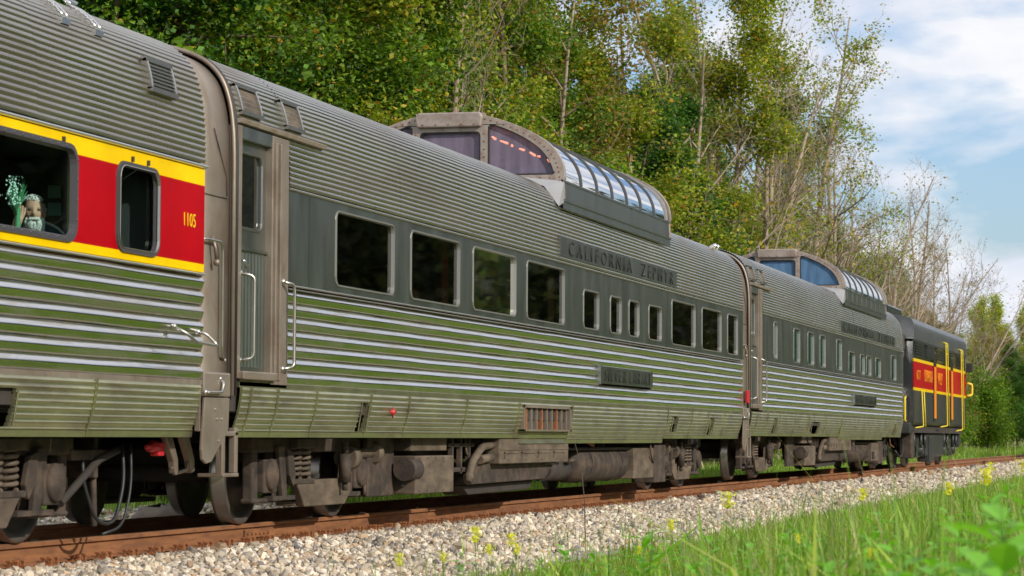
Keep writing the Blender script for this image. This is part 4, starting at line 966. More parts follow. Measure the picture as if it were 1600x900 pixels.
# ------------------------------------------------------------------ locomotive
def loco():
    y0, y1 = 73.0, 88.2
    c = thing('locomotive', (0, (y0+y1)/2, 0), 'black diesel locomotive with red band, yellow stripes and yellow handrails', 'locomotive')
    RP_ = smooth_path([(1.52, 3.50), (1.52, 3.82), (1.485, 3.98), (1.38, 4.08), (.85, 4.20), (.4, 4.25), (0, 4.26)]); full = RP_+[(-x, z) for x, z in RP_[::-1][1:]]
    MB().prism([(-1.48, 1.2), (1.49, 1.2), (1.49, 3.5), (-1.48, 3.5)], y0+.02, y1-.02, 'y').build('body', 'black_paint', c)
    MB().prism(full, y0, y1, 'y', smooth=False).build('roof', 'loco_roof', c)
    MB().box(1.49, 1.515, y0+.02, y1-.02, 2.20, 2.90).build('red_band', 'red_paint', c)
    for lo, hi in ((2.90, 2.985), (2.12, 2.20)): MB().box(1.49, 1.522, y0+.02, y1-.02, lo, hi).build('yellow_stripe', 'yellow_paint', c)
    MB().box(1.49, 1.512, y0+.02, y1-.02, 1.25, 2.12).build('lower_panel', 'loco_grey', c)
    for k, a in enumerate((73.4, 76.3, 79.0, 82.2, 85.2)):      # louvre panels under the roof
        f = MB().box(1.49, 1.525, a, a+2.3 if k != 1 else a+1.8, 3.05, 3.10).box(1.49, 1.525, a, a+2.0, 3.40, 3.44).build('louvre_frame', 'black_paint', c)
        for j in range(5 if k == 1 else 4):
            if k == 1: MB().box(1.49, 1.53, a+.1+j*.36, a+.3+j*.36, 3.10, 3.40).build('louvre', 'loco_grey', f)
            else: MB().box(1.49, 1.53, a+.05, a+1.95, 3.13+j*.07, 3.16+j*.07).build('louvre', 'loco_grey', f)
    MB().box(-1.53, 1.53, y0+.02, y1-.02, 3.44, 3.50).build('eave', 'loco_grey', c)
    # doors with orange edge strips and panel numbers
    for a in (78.0, 83.0):
        d = MB().box(1.51, 1.535, a, a+.75, 1.30, 3.30).build('door', 'black_paint', c, bevel=.01)
        MB().box(1.535, 1.54, a+.0, a+.75, 2.20, 2.90).build('door_band', 'red_paint', d); MB().box(1.535, 1.545, a+.10, a+.62, 1.4, 2.88).build('door_strip', 'orange_paint', d)
    text('6777', 73.7, 74.6, 2.42, 2.68, 1.516, 'orange_paint', c, .01); text('CUYAHOGA', 75.6, 77.8, 2.40, 2.74, 1.516, 'orange_paint', c, .01); text('VALLEY', 79.3, 80.6, 2.40, 2.74, 1.516, 'orange_paint', c, .01)
    def hr(name, a, z0, z1, top=True, bot=True):
        for q in (a, a+.55):
            P = ([(1.52, q, z1+.12), (1.62, q, z1+.10)] if top else [(1.62, q, z1)])+[(1.66, q, z0)]+([(1.55, q-.9, z0-.04)] if bot and q == a else [])
            rail_tube(c, arc_pts(P, .06), .017, name, 'yellow_pipe', False)
        for k in range(2 if top else 0): MB().tube([(1.62, a, z1-k*.22), (1.62, a+.55, z1-k*.22)], .015, 6).build('rung', 'yellow_pipe', c)
    hr('handrail', 74.0, 1.15, 2.12, False); hr('handrail', 80.6, 1.20, 3.55); hr('handrail', 85.4, 1.10, 3.5)
    MB().tube(arc_pts([(1.56, 88.0, 2.60), (1.72, 88.1, 2.58), (1.72, 88.1, 2.22), (1.56, 88.0, 2.2)], .1), .04, 6).build('mirror_bracket', 'yellow_pipe', c)
    MB().box(1.55, 1.75, 87.9, 88.2, 2.95, 3.25).build('cab_mirror', 'rubber', c, bevel=.02)
    MB().box(-.55, .55, 75.2, 78.6, 4.2, 4.56).build('exhaust_hood', 'black_paint', c, bevel=.04); MB().box(-.6, .6, 80.5, 86, 4.2, 4.42).build('radiator_hatch', 'loco_grey', c, bevel=.04)
    # near end: gangway door frame, steps, lamps
    MB().box(-.45, .45, y0-.25, y0+.02, 1.2, 3.3).build('end_gangway', 'rubber', c, bevel=.04)
    for s in (1,): rail_tube(c, arc_pts([(1.30, y0-.02, 1.95), (1.30, y0-.30, 1.90), (1.30, y0-.30, 1.30), (1.30, y0-.02, 1.28)], .06), .03, 'handrail', 'yellow_pipe', False)
    MB().box(-1.45, 1.45, y0-.3, y0+.3, .95, 1.25).box(-1.3, 1.3, y1-.2, y1+.35, .55, 1.2).build('end_beam', 'loco_grey', c, bevel=.03)
    MB().box(-1.3, 1.4, y0+.3, y1-.2, .98, 1.25).build('underframe', 'grime', c)
    # trucks and tanks
    for tc_ in (y0+2.9, y1-3.0):
        t = part_empty('truck', c)
        for q in (-1.4, 1.4): wheelset(t, tc_+q, .50)
        mb = MB().box(1.0, 1.15, tc_-2.2, tc_+2.2, .60, .92)
        for q in (-1.4, 1.4): mb.box(.98, 1.17, tc_+q-.38, tc_+q+.38, .28, .80)
        mb.box(1.0, 1.14, tc_-.7, tc_+.7, .35, .65); mb.build('side_frame', 'loco_grey', t, bevel=.03)
        for q in (-1.4, 1.4): MB().lathe((1.17, tc_+q, .50), [(0, .17), (.10, .165), (.14, .10), (.145, .001)], 'x', 16).build('axle_box', 'loco_grey', t)
        for q in (-1.9, -.9, .9, 1.9): MB().tube([(1.28, tc_+q, .55), (1.28, tc_+q, .98)], .05, 12).build('sand_pipe', 'loco_grey', t)
    MB().box(-1.25, 1.32, y0+5.3, y1-5.3, .28, 1.0).build('fuel_tank', 'loco_grey', c, bevel=.08)
    MB().box(1.0, 1.38, y0+5.4, y0+6.6, .15, .9).build('battery_box', 'loco_grey', c, bevel=.03)
    MB().box(1.1, 1.42, y0+.2, y0+.9, .28, 1.0).build('step_well', 'dust_iron', c, bevel=.03)
    mb = MB().tube(arc_pts([(1.2, y0-.1, .8), (1.25, y0-.35, .45), (1.2, y0-.55, .3), (1.1, y0-.9, .5)], .2), .03, 6); mb.build('brake_hose', 'hose', c)
    coupler(c, y0, -1)
    return c
loco()

# ------------------------------------------------------------------ the passenger in the window, his chair, table and flowers
def passenger():
    hx = 1.12; a = at(52, 332, hx); hy, hz = a.y, a.z         # middle of the head
    p = thing('person', (hx, hy, 1.30), 'bearded white-haired man in a teal shirt looking out of the coach window', 'person')
    hz0 = hz; S_ = [((hx-.10, hy, 1.78), .16), ((hx-.09, hy, 1.95), .15), ((hx-.08, hy, 2.12), .155), ((hx-.05, hy, 2.24), .07), ((hx-.03, hy, hz-.13), .058),   # 0..4 pelvis to neck
          ((hx-.06, hy+.17, 2.17), .07), ((hx+.0, hy+.24, 1.98), .052), ((hx+.22, hy+.20, 1.92), .042), ((hx+.34, hy+.12, 1.95), .03),
          ((hx-.06, hy-.17, 2.17), .07), ((hx+.02, hy-.24, 2.0), .052), ((hx+.22, hy-.20, 2.14), .042), ((hx+.20, hy-.12, hz-.08), .03),
          ((hx+.05, hy+.11, 1.74), .10), ((hx+.40, hy+.13, 1.74), .075), ((hx+.38, hy+.13, 1.42), .055), ((hx+.40, hy+.13, 1.34), .04),
          ((hx+.05, hy-.11, 1.74), .10), ((hx+.40, hy-.13, 1.74), .075), ((hx+.38, hy-.13, 1.42), .055), ((hx+.40, hy-.13, 1.34), .04)]
    # fingers of the hand raised beside the cheek
    E_ = [(0, 1), (1, 2), (2, 3), (3, 4), (2, 5), (5, 6), (6, 7), (7, 8), (2, 9), (9, 10), (10, 11), (11, 12), (0, 13), (13, 14), (14, 15), (15, 16), (0, 17), (17, 18), (18, 19), (19, 20)]
    for k in range(5):
        b = len(S_); w0 = S_[12][0]; dy = (k-1.5)*.017; ln = (.075, .085, .08, .065, .05)[k]
        S_.append(((w0[0]+.02, w0[1]+dy, w0[2]+.05), .010)); S_.append(((w0[0]-.01, w0[1]+dy+.006, w0[2]+.05+ln), .008)); E_ += [(12, b), (b, b+1)]
    f0 = Vector((CAM.x-hx+1.5, CAM.y-hy, 0)).normalized(); r0 = Vector((-f0.y, f0.x, 0))
    def T(q): d = f0*(q[0]-hx)+r0*(q[1]-hy); return (hx+d.x, hy+d.y, q[2])
    S_ = [(T(q), rd) for q, rd in S_]
    me = bpy.data.meshes.new('body'); me.from_pydata([(s[0][0]-hx, s[0][1]-hy, s[0][2]-1.30) for s in S_], E_, []); me.update()
    o = link('body', me, p); md = o.modifiers.new('skin', 'SKIN'); sv = me.skin_vertices[0].data
    for i, s in enumerate(S_): sv[i].radius = (s[1], s[1]); sv[i].use_root = (i == 0)
    md.use_smooth_shade = True; m2 = o.modifiers.new('sub', 'SUBSURF'); m2.levels = 1; m2.render_levels = 1
    me.materials.append(MATS['skin'])
    dg = bpy.context.evaluated_depsgraph_get(); dg.update(); bm_ = bpy.data.meshes.new_from_object(o.evaluated_get(dg)); o.modifiers.clear(); o.data = bm_; bm_.name = 'body'
    # shirt over the trunk and upper arms: everything of the trunk above the lap takes the cloth
    bm_.materials.clear(); bm_.materials.append(MATS['skin']); bm_.materials.append(MATS['shirt']); bm_.materials.append(MATS['seat_blue'])
    for f in bm_.polygons:
        z = f.center.z+1.3; x = f.center.x*f0.x+f.center.y*f0.y
        f.material_index = 2 if z < 1.86 and not (x > .18 and z > 1.84) else (1 if z < 2.28 and not (x > .17) else 0); f.use_smooth = True
    # head: a shaped skull with brow, nose, cheeks, chin and ears, facing the camera outside
    fd = Vector((CAM.x-hx, CAM.y-hy, 0)).normalized(); fd = (fd+Vector((.08, 0, 0))).normalized(); rt = Vector((0, 0, 1)).cross(fd)
    def H(u, v, w_): q = Vector((hx, hy, hz))+rt*u+fd*v+Vector((0, 0, 1))*w_; return (q.x, q.y, q.z)
    vs = []; nu, nv = 36, 28
    for j in range(nv+1):
        ph = math.pi*j/nv; w_ = math.cos(ph)
        for i in range(nu):
            th = 2*math.pi*i/nu; u = math.sin(ph)*math.sin(th); v = math.sin(ph)*math.cos(th)
            X_, Y_, Z_ = u*.078, v*.098, w_*.122
            if w_ < 0: X_ *= 1-.28*w_*w_; Y_ += .012*(-w_) if v > 0 else -.02*w_*v
            g = lambda a_, s_: math.exp(-a_*a_/(2*s_*s_))
            if v > 0:
                Y_ += .034*g(X_, .011)*g(Z_+.018, .018)+.014*g(X_, .008)*g(Z_-.01, .02)          # nose
                Y_ += .008*g(abs(X_)-.03, .018)*g(Z_-.032, .008)                                   # brow
                Y_ -= .013*g(abs(X_)-.031, .013)*g(Z_-.014, .010)                                  # eye sockets
                Y_ += .007*g(abs(X_)-.042, .016)*g(Z_+.022, .016)+.006*g(X_, .02)*g(Z_+.062, .006)-.006*g(X_, .022)*g(Z_+.070, .004)
            vs.append(H(X_, Y_, Z_))
    fs = [(j*nu+i, j*nu+(i+1) % nu, (j+1)*nu+(i+1) % nu, (j+1)*nu+i) for j in range(nv) for i in range(nu)]
    mb = MB().add(vs, fs, 0, True); mb.build('head', 'skin', p)
    for s in (1, -1):
        MB().sphere(H(s*.078, -.005, -.012), .028, 6, sz=(.6, .6, 1)).build('ear', 'skin', p)
        e = MB().sphere(H(s*.031, .080, .014), .012, 6).build('eye', 'eye_dark', p)
    # hair and beard made of tufts
    rng = random.Random(4); mb = MB()
    for k in range(620):
        th = rng.uniform(-3.14, 3.14); ph = rng.uniform(0, 1.75); u = math.sin(ph)*math.sin(th); v = math.sin(ph)*math.cos(th); w_ = math.cos(ph)
        if v > -.12 and w_ < .64: continue
        if w_ < .12: continue
        if abs(u) > .8 and w_ < -.1: continue
        b = H(u*.080, v*.100, w_*.125); e = H(u*.096+rng.uniform(-.01, .01), v*.116+rng.uniform(-.01, .01)-.01, w_*.140-.006); mb.tube([b, e], [.012, .005], 3, caps=False)
    mb.build('hair', 'white_hair', p)
    mb = MB()
    for k in range(1000):
        u = rng.uniform(-1, 1); w_ = rng.uniform(-1.0, -.40); v = math.sqrt(max(0, 1-u*u*.75-w_*w_*.5)); 
        if abs(u) < .70 and w_ > -.52: continue
        if abs(u) < .30 and w_ > -.66: continue
        b = H(u*.074, v*.098+.004, w_*.115); e = H(u*.080+rng.uniform(-.006, .006), v*.116+.012, w_*.125-.020-rng.uniform(0, .022)); mb.tube([b, e], [.011, .004], 3, caps=False)
    for k in range(60): u = rng.uniform(-.034, .034); mb.tube([H(u, .108, -.044), H(u*1.3, .113, -.060)], [.006, .002], 3, caps=False)
    mb.build('beard', 'white_beard', p)
    # armchair behind him
    ch = thing('chair', (hx-.2, hy, 1.30), 'dark blue rounded chair with white piping behind the bearded man', 'chair')
    P = [(hy-.24, 1.75)]+[(hy+.02+.26*math.cos(R(t)), 2.20+.20*math.sin(R(t))) for t in range(180, -1, -12)]+[(hy+.28, 1.75)]
    def TB(mb, *a, **k): mb.v = [T(v) for v in mb.v]; return mb.build(*a, **k)
    TB(MB().prism(P, hx-.34, hx-.24, 'x'), 'backrest', 'seat_blue', ch, bevel=.02); TB(MB().tube([(hx-.235, q, z) for q, z in P], .009, 6), 'piping', 'white_pipe', ch)
    TB(MB().box(hx-.32, hx+.25, hy-.22, hy+.24, 1.55, 1.68), 'seat', 'seat_blue', ch, bevel=.03); TB(MB().box(hx-.25, hx+.2, hy-.2, hy+.22, 1.30, 1.55), 'base', 'grime', ch)
    tb = thing('table', (1.15, hy-.45, 1.30), 'brown table edge at the bottom of the coach window left of the man', 'table')
    MB().box(.9, 1.40, hy-1.3, hy-.22, 2.235, 2.265).build('tabletop', 'wood_brown', tb, bevel=.006); MB().box(1.1, 1.16, hy-.8, hy-.74, 1.3, 2.235).build('leg', 'grime', tb)
    v = at(27, 355, 1.15); b = thing('flower_vase', (1.15, v.y, v.z-.06), 'slim green vase of small white flowers standing beside the man', 'vase')
    MB().lathe((1.15, v.y, v.z-.06), [(0, .022), (.05, .026), (.13, .020), (.20, .024)], 'z', 14).build('vase', 'leaf_teal', b)
    rng = random.Random(2); mb = MB(); fl = MB()
    for k in range(150):
        q = at(rng.gauss(21, 6), rng.uniform(275, 320), 1.15+rng.uniform(-.06, .06))
        fl.sphere(q, rng.uniform(.005, .009), 3)
        if k % 3 == 0: mb.tube([(1.15, v.y, v.z+.08), q], .0018, 3, caps=False)
    fl.build('flower', 'flower_white', b)['kind'] = 'stuff'; mb.build('stem', 'leaf_teal', b)['kind'] = 'stuff'
    for k in range(7):
        q0 = Vector((1.13, v.y, v.z+.10)); q1 = at(rng.uniform(32, 44), rng.uniform(268, 300), 1.13); d = (q1-q0); n_ = d.cross(Vector((1, .3, 0))).normalized()*.022; m_ = q0.lerp(q1, .55)
        MB().add([q0, m_+n_, q1, m_-n_], [(0, 1, 2), (0, 2, 3)]).build('leaf', 'leaf_teal', b, recalc=False)
passenger()

# ------------------------------------------------------------------ vegetation
def tubes_np(segs, sides):
    """segs: list of polylines [(pt, radius), ...] -> arrays"""
    V, F = [], []; k = 0
    for line in segs:
        n = sides if line[0][1] > .05 else 4 if line[0][1] > .02 else 3
        pts = [np.array(p) for p, r in line]
        for i, (p, r) in enumerate(line):
            d = pts[min(i+1, len(pts)-1)]-pts[max(i-1, 0)]; d = d/(np.linalg.norm(d)+1e-9)
            u = np.cross(d, (0.31, .2, .93) if abs(d[2]) < .9 else (1, 0, .1)); u /= np.linalg.norm(u)+1e-9; v = np.cross(d, u)
            for j in range(n): a = 2*math.pi*j/n; V.append(pts[i]+(u*math.cos(a)+v*math.sin(a))*r)
        for i in range(len(line)-1):
            for j in range(n): F.append((k+i*n+j, k+i*n+(j+1) % n, k+(i+1)*n+(j+1) % n, k+(i+1)*n+j))
        k += len(line)*n
    return np.array(V), np.array(F)
def grow(rng, H, r0, first, nb, ang, lenf, levels, stems=1, lean=.04, crook=.05, top=.95, upturn=.35, taper=.85):
    segs = []; tips = []
    def branch(p, d, L_, r, lev):
        n = 7 if lev == 0 else 5 if lev == 1 else 4; line = []; q = np.array(p, float); d = d/np.linalg.norm(d)
        pts = []
        for i in range(n+1):
            t = i/n; line.append((tuple(q), max(r*(1-t*taper), .006))); pts.append((q.copy(), d.copy(), t))
            d = d+rng.normal(0, crook*(1+lev), 3)+np.array((0, 0, upturn*.18*(lev > 0))); d /= np.linalg.norm(d); q = q+d*L_/n
        segs.append(line)
        if lev >= levels or lev > 0:
            for q_, d_, t in pts[(1 if lev >= levels else 2):]: tips.append((q_, L_))
        if lev < levels:
            k = nb[lev]
            for j in range(k):
                t = (first+(top-first)*(j+rng.uniform(0, 1))/k) if lev == 0 else rng.uniform(.25, .98)
                i = min(int(t*n), n-1); f = t*n-i; q_ = pts[i][0]*(1-f)+pts[i+1][0]*f; dd = pts[i][1]
                a = rng.uniform(0, 2*math.pi); th = R(rng.normal(ang[lev], 10)); o_ = np.cross(dd, (math.cos(a), math.sin(a), .3)); o_ /= np.linalg.norm(o_)+1e-9
                nd = dd*math.cos(th)+o_*math.sin(th); ln = L_*lenf[lev]*rng.uniform(.6, 1.15)*((1.15-.75*(t-first)/(1-first)) if lev == 0 else 1)
                branch(q_, nd, ln, max(r*(1-t*taper)*.55, .008), lev+1)
    for s in range(stems):
        a = rng.uniform(0, 6.28); off = np.array((math.cos(a), math.sin(a), 0))*(.35 if stems > 1 else 0)
        branch(off, np.array((rng.normal(0, lean)+off[0]*.35, rng.normal(0, lean)+off[1]*.35, 1)), H*(rng.uniform(.75, 1) if stems > 1 else 1), r0, 0)
    return segs, tips
def leaves_np(rng, tips, n, size, spread, pal, droop=.3, zmin=None):
    P = np.array([t[0] for t in tips]); 
    if zmin is not None: P = P[P[:, 2] > zmin]
    # clumps: some twigs carry many more leaves than others
    wgt = rng.gamma(.9, 1, len(P)); wgt /= wgt.sum(); idx = rng.choice(len(P), n, p=wgt)
    c = P[idx]+rng.normal(0, spread, (n, 3))*np.array((1, 1, .75))
    a = rng.uniform(0, 2*np.pi, n); el = rng.normal(-droop, .45, n); d = np.stack([np.cos(a)*np.cos(el), np.sin(a)*np.cos(el), np.sin(el)], 1)
    s = np.cross(d, np.array((0, 0, 1.0))+rng.normal(0, .6, (n, 3))); s /= np.linalg.norm(s, axis=1, keepdims=True)+1e-9
    nrm = np.cross(d, s); sz = size*rng.uniform(.6, 1.3, (n, 1)); w_ = .36
    V = np.stack([c, c+d*sz*.5+s*sz*w_+nrm*sz*.10, c+d*sz, c+d*sz*.5-s*sz*w_+nrm*sz*.10], 1).reshape(-1, 3)
    F = (np.arange(n)[:, None]*4+np.array([[0, 1, 2, 3]])).reshape(-1, 4)
    cols = np.array([p[:3] for p in pal]); pr = np.array([p[3] for p in pal]); pr = pr/pr.sum()
    clump = rng.normal(1, .16, len(P))[idx][:, None]; C = cols[rng.choice(len(pal), n, p=pr)]*clump.clip(.5, 1.5)*rng.uniform(.75, 1.25, (n, 1))
    return V, F, np.repeat(C, 4, 0)
GREEN = [(0.099, 0.184, 0.018, 5), (0.149, 0.257, 0.020, 4), (0.218, 0.313, 0.025, 2.4), (0.060, 0.111, 0.015, 2.2), (0.357, 0.313, 0.030, .6), (0.475, 0.276, 0.030, .3)]
YGREEN = [(0.218, 0.276, 0.020, 5), (0.318, 0.349, 0.030, 3.5), (0.129, 0.193, 0.020, 2.5), (0.456, 0.368, 0.040, 1.5), (0.496, 0.239, 0.030, .5)]
POP = [(0.294, 0.373, 0.027, 5), (0.429, 0.471, 0.041, 3.5), (0.174, 0.261, 0.027, 2.5), (0.616, 0.497, 0.054, 1.5), (0.670, 0.323, 0.041, .5)]
DARK = [(0.045, 0.119, 0.015, 4), (0.070, 0.165, 0.020, 3), (0.109, 0.230, 0.030, 1.8)]
AUT = [(0.258, 0.184, 0.040, 3), (0.198, 0.203, 0.030, 3), (0.318, 0.165, 0.040, 1.6), (0.139, 0.184, 0.030, 2.4), (0.396, 0.257, 0.050, .8), (0.218, 0.119, 0.050, 1.3)]
BRIGHT = [(0.129, 0.249, 0.015, 4), (0.198, 0.313, 0.020, 3), (0.074, 0.157, 0.015, 2), (0.297, 0.313, 0.030, .7)]
PROTO = {}
def proto(key, seed, H, r0, first, nb, ang, lenf, levels, n, size, spread, pal, bark, **kw):
    zmin = kw.pop('zmin', None); rng = np.random.default_rng(seed); segs, tips = grow(rng, H, r0, first, nb, ang, lenf, levels, **kw)
    V, F = tubes_np(segs, 7); tm = np_mesh('trunk', V, F, bark, smooth=True)
    cm = None
    if n: V, F, C = leaves_np(rng, tips, n, size, spread, pal, zmin=zmin); cm = np_mesh('crown', V, F, 'leaf', C)
    PROTO[key] = (tm, cm, H)
proto('green', 1, 20, .20, .12, (24, 6), (66, 45), (.24, .42), 2, 46000, .15, .36, GREEN, 'bark_brown')
proto('green2', 2, 17, .17, .10, (24, 6), (70, 45), (.25, .42), 2, 40000, .145, .34, GREEN, 'bark_brown', stems=1)
proto('ygreen', 3, 19, .16, .15, (22, 6), (60, 45), (.22, .42), 2, 32000, .15, .36, YGREEN, 'bark_pale')
proto('dark', 4, 15, .16, .06, (30, 6), (75, 45), (.22, .40), 2, 38000, .14, .32, DARK, 'bark_brown')
proto('autumn', 5, 19, .15, .22, (20, 6), (55, 45), (.22, .42), 2, 10000, .16, .40, AUT, 'bark_pale')
proto('sparse', 6, 23, .25, .30, (15, 7, 4), (45, 45, 40), (.26, .42, .45), 3, 4200, .17, .28, YGREEN, 'bark_pale', crook=.06)
proto('bare', 7, 20, .19, .25, (13, 6, 4), (38, 40, 40), (.30, .45, .5), 3, 500, .15, .22, AUT, 'bark_pale', crook=.06, stems=2, lean=.10)
proto('bare2', 8, 15, .12, .15, (11, 6, 3), (32, 38, 35), (.36, .5, .5), 3, 300, .14, .2, AUT, 'bark_pale', crook=.07, stems=3, lean=.16)
proto('poplar', 9, 16, .14, .10, (30, 5), (35, 40), (.20, .42), 2, 20000, .20, .30, POP, 'bark_pale')
proto('bush', 10, 5, .06, .05, (16, 6), (55, 45), (.45, .45), 2, 15000, .13, .26, BRIGHT, 'bark_brown', stems=3, lean=.2)
proto('bushd', 11, 5.5, .06, .05, (16, 6), (55, 45), (.42, .45), 2, 14000, .13, .28, GREEN, 'bark_brown', stems=3, lean=.2)
proto('busha', 12, 6.5, .05, .05, (16, 6), (40, 45), (.40, .45), 2, 6500, .12, .28, AUT, 'bark_pale', stems=4, lean=.16)
TREES = []
def plant(key, x, y, sc_=1.0, rz=None, rng=random.Random(21), dz=0):
    TREES.append((key, x, y, sc_, rng.uniform(0, 6.28) if rz is None else rz, rng.uniform(.9, 1.1), dz))
rg = random.Random(99)
def dirx(px):                                 # slope dx/dy of the view ray through a photo column
    P = at(px, 690, -10); return (P.x-CAM.x)/P.y
def at_col(px, x): return (x-CAM.x)/dirx(px)  # the y where that column crosses lateral x
# edge of the wood, walked column by column of the view; each tree stands on its own spot of ground
LEFT = [(150, 'dark'), (215, 'green'), (270, 'dark'), (330, 'green2'), (395, 'ygreen'), (455, 'green'), (515, 'green2'), (575, 'ygreen'), (640, 'green'), (700, 'green2'), (760, 'ygreen'), (815, 'green'), (870, 'autumn'), (925, 'green2'), (980, 'dark'), (1035, 'ygreen'), (1080, 'dark'), (1120, 'ygreen')]
for px, k in LEFT:
    x = -12.5+rg.uniform(-1, 1); plant(k, x, at_col(px, x), rg.uniform(.92, 1.12))
for px in range(140, 1180, 58):
    x = -19+rg.uniform(-1.5, 1.5); plant(rg.choice(['green', 'green2', 'dark', 'ygreen', 'autumn']), x, at_col(px, x), rg.uniform(1.1, 1.3))
for px in range(120, 1130, 62):
    x = -28+rg.uniform(-2, 2); plant(rg.choice(['green', 'dark', 'green2']), x, at_col(px, x), rg.uniform(1.25, 1.5))
for px in range(160, 1240, 44):
    x = -9.2+rg.uniform(-.8, .8); plant(rg.choice(['bush', 'bushd', 'bushd', 'busha']), x, at_col(px, x), rg.uniform(.9, 1.5))
for px in (650,): x = -12; plant('bare', x, at_col(px, x), .95)
for px, k, s_, x in ((1100, 'sparse', 1.0, -12), (1150, 'sparse', 1.02, -13), (1180, 'sparse', 1.05, -15), (1215, 'bare', 1.25, -12), (1243, 'sparse', 1.08, -13), (1262, 'bare', 1.12, -14), (1292, 'sparse', 1.0, -13), (1225, 'autumn', .7, -16), (1290, 'autumn', .62, -14), (1255, 'dark', .6, -17), (1170, 'bare', 1.2, -11), (1200, 'bare', 1.25, -12), (1275, 'bare', 1.15, -12), (1140, 'bare', 1.15, -11),
                  (1315, 'green', .72, -17), (1300, 'dark', 1.1, -20), (1335, 'green2', .95, -20), (1368, 'dark', .92, -21), (1392, 'green2', .72, -18), (1420, 'autumn', .78, -18), (1436, 'green', .62, -16), (1470, 'green2', .66, -17), (1452, 'autumn', .7, -17), (1488, 'autumn', .6, -17), (1275, 'green', .82, -19), (1240, 'green', .8, -20), (1215, 'dark', 1.0, -19), (1256, 'dark', 1.05, -21), (1292, 'green2', .9, -22), (1322, 'dark', 1.05, -21), (1350, 'green', .78, -22), (1380, 'green', .7, -22), (1410, 'green2', .74, -20), (1430, 'dark', .8, -20), (1458, 'green', .58, -19), (1500, 'green2', .55, -19), (1185, 'green', .85, -20), (1335, 'bare', 1.02, -15), (1352, 'dark', .92, -18), (1372, 'bare2', 1.25, -16), (1398, 'bare', .98, -15), (1412, 'autumn', .72, -17), (1428, 'bare2', 1.28, -15), (1345, 'autumn', .62, -14), (1385, 'green2', .66, -17),
                  (1448, 'bare2', 1.12, -14), (1466, 'autumn', .60, -14), (1478, 'ygreen', .60, -15), (1490, 'bare2', .95, -13), (1205, 'green2', .62, -14), (1160, 'ygreen', .6, -13), (1130, 'dark', .72, -14), (1440, 'bare', 1.0, -13), (1482, 'bare2', 1.25, -12), (1405, 'bare', 1.1, -12), (1500, 'ygreen', .62, -17), (1455, 'green2', .6, -16), (1430, 'green', .55, -15), (1360, 'bare', 1.2, -13), (1280, 'bare2', 1.2, -15), (1310, 'bare2', 1.3, -17)):
    plant(k, x, at_col(px, x), s_)
for px in range(1240, 1560, 30): x = -9+rg.uniform(-1, 1); plant(rg.choice(['busha', 'bush', 'busha', 'bushd']), x, at_col(px, x), rg.uniform(.9, 1.5))
for px, k, s_, x in ((1435, 'autumn', .55, -24), (1405, 'autumn', .6, -26), (1330, 'autumn', .7, -24), (1370, 'green', .6, -26), (1300, 'green2', .7, -28), (1265, 'autumn', .8, -26), (1230, 'green', .7, -28), (1195, 'autumn', .9, -26)): plant(k, x, at_col(px, x), s_)
# round the bend ahead
for px, d, k, s_ in ((1528, 300, 'poplar', .98), (1556, 310, 'poplar', 1.02), (1540, 330, 'poplar', .9), (1574, 320, 'poplar', .85), (1602, 290, 'poplar', .92), (1630, 300, 'green', .8), (1515, 260, 'bush', 1.5), (1535, 210, 'bush', 1.25), (1552, 215, 'bush', 1.0), (1512, 230, 'bushd', 1.5), (1572, 240, 'dark', .55), (1590, 235, 'dark', .62), (1606, 225, 'dark', .66), (1625, 220, 'dark', .7), (1560, 265, 'autumn', .60), (1538, 270, 'autumn', .62), (1585, 275, 'autumn', .62), (1650, 230, 'green', .6), (1522, 290, 'autumn', .6), (1600, 260, 'ygreen', .55), (1562, 232, 'bushd', 1.4)):
    plant(k, CAM.x+dirx(px)*d, d, s_)
DESC = {'green': ('broadleaf tree', 'dense mid-green tree'), 'green2': ('broadleaf tree', 'rounded green tree'), 'ygreen': ('broadleaf tree', 'yellow-green tree'), 'dark': ('broadleaf tree', 'dark green tree'), 'autumn': ('autumn tree', 'thinning olive-brown tree'),
        'sparse': ('tall tree', 'tall sparse-leaved tree'), 'bare': ('bare tree', 'bare pale-barked tree'), 'bare2': ('bare tree', 'bare many-stemmed tree'), 'poplar': ('poplar', 'narrow yellow-green upright tree'),
        'bush': ('bush', 'bright green bush'), 'bushd': ('bush', 'green leafy bush'), 'busha': ('bush', 'olive-brown thin bush')}
ORD = ['first', 'second', 'third', 'fourth', 'fifth', 'sixth', 'seventh', 'eighth', 'ninth', 'tenth', 'eleventh', 'twelfth', 'thirteenth', 'fourteenth', 'fifteenth', 'sixteenth', 'seventeenth', 'eighteenth', 'nineteenth', 'twentieth', 'twenty-first', 'twenty-second', 'twenty-third', 'twenty-fourth', 'twenty-fifth', 'twenty-sixth', 'twenty-seventh', 'twenty-eighth']
def where(px):
    return ('behind the first coach' if px < 330 else 'left of the purple dome' if px < 640 else 'behind the purple dome' if px < 1060 else 'behind the blue dome' if px < 1390 else 'behind the locomotive' if px < 1505 else 'beyond the locomotive')
cnt = {}
for key, x, y, s_, rz, sx_, dz in sorted(TREES, key=lambda t: px_of((t[1], t[2], 5))[0]):
    cat, d = DESC[key]; px = px_of((x, y, 5))[0]; row = 'front' if x > -11 else 'near' if x > -16 else 'middle' if x > -23 else 'rear'; k_ = (d, where(px), row); cnt.setdefault(k_, []).append((key, x, y, s_, rz, sx_, dz))
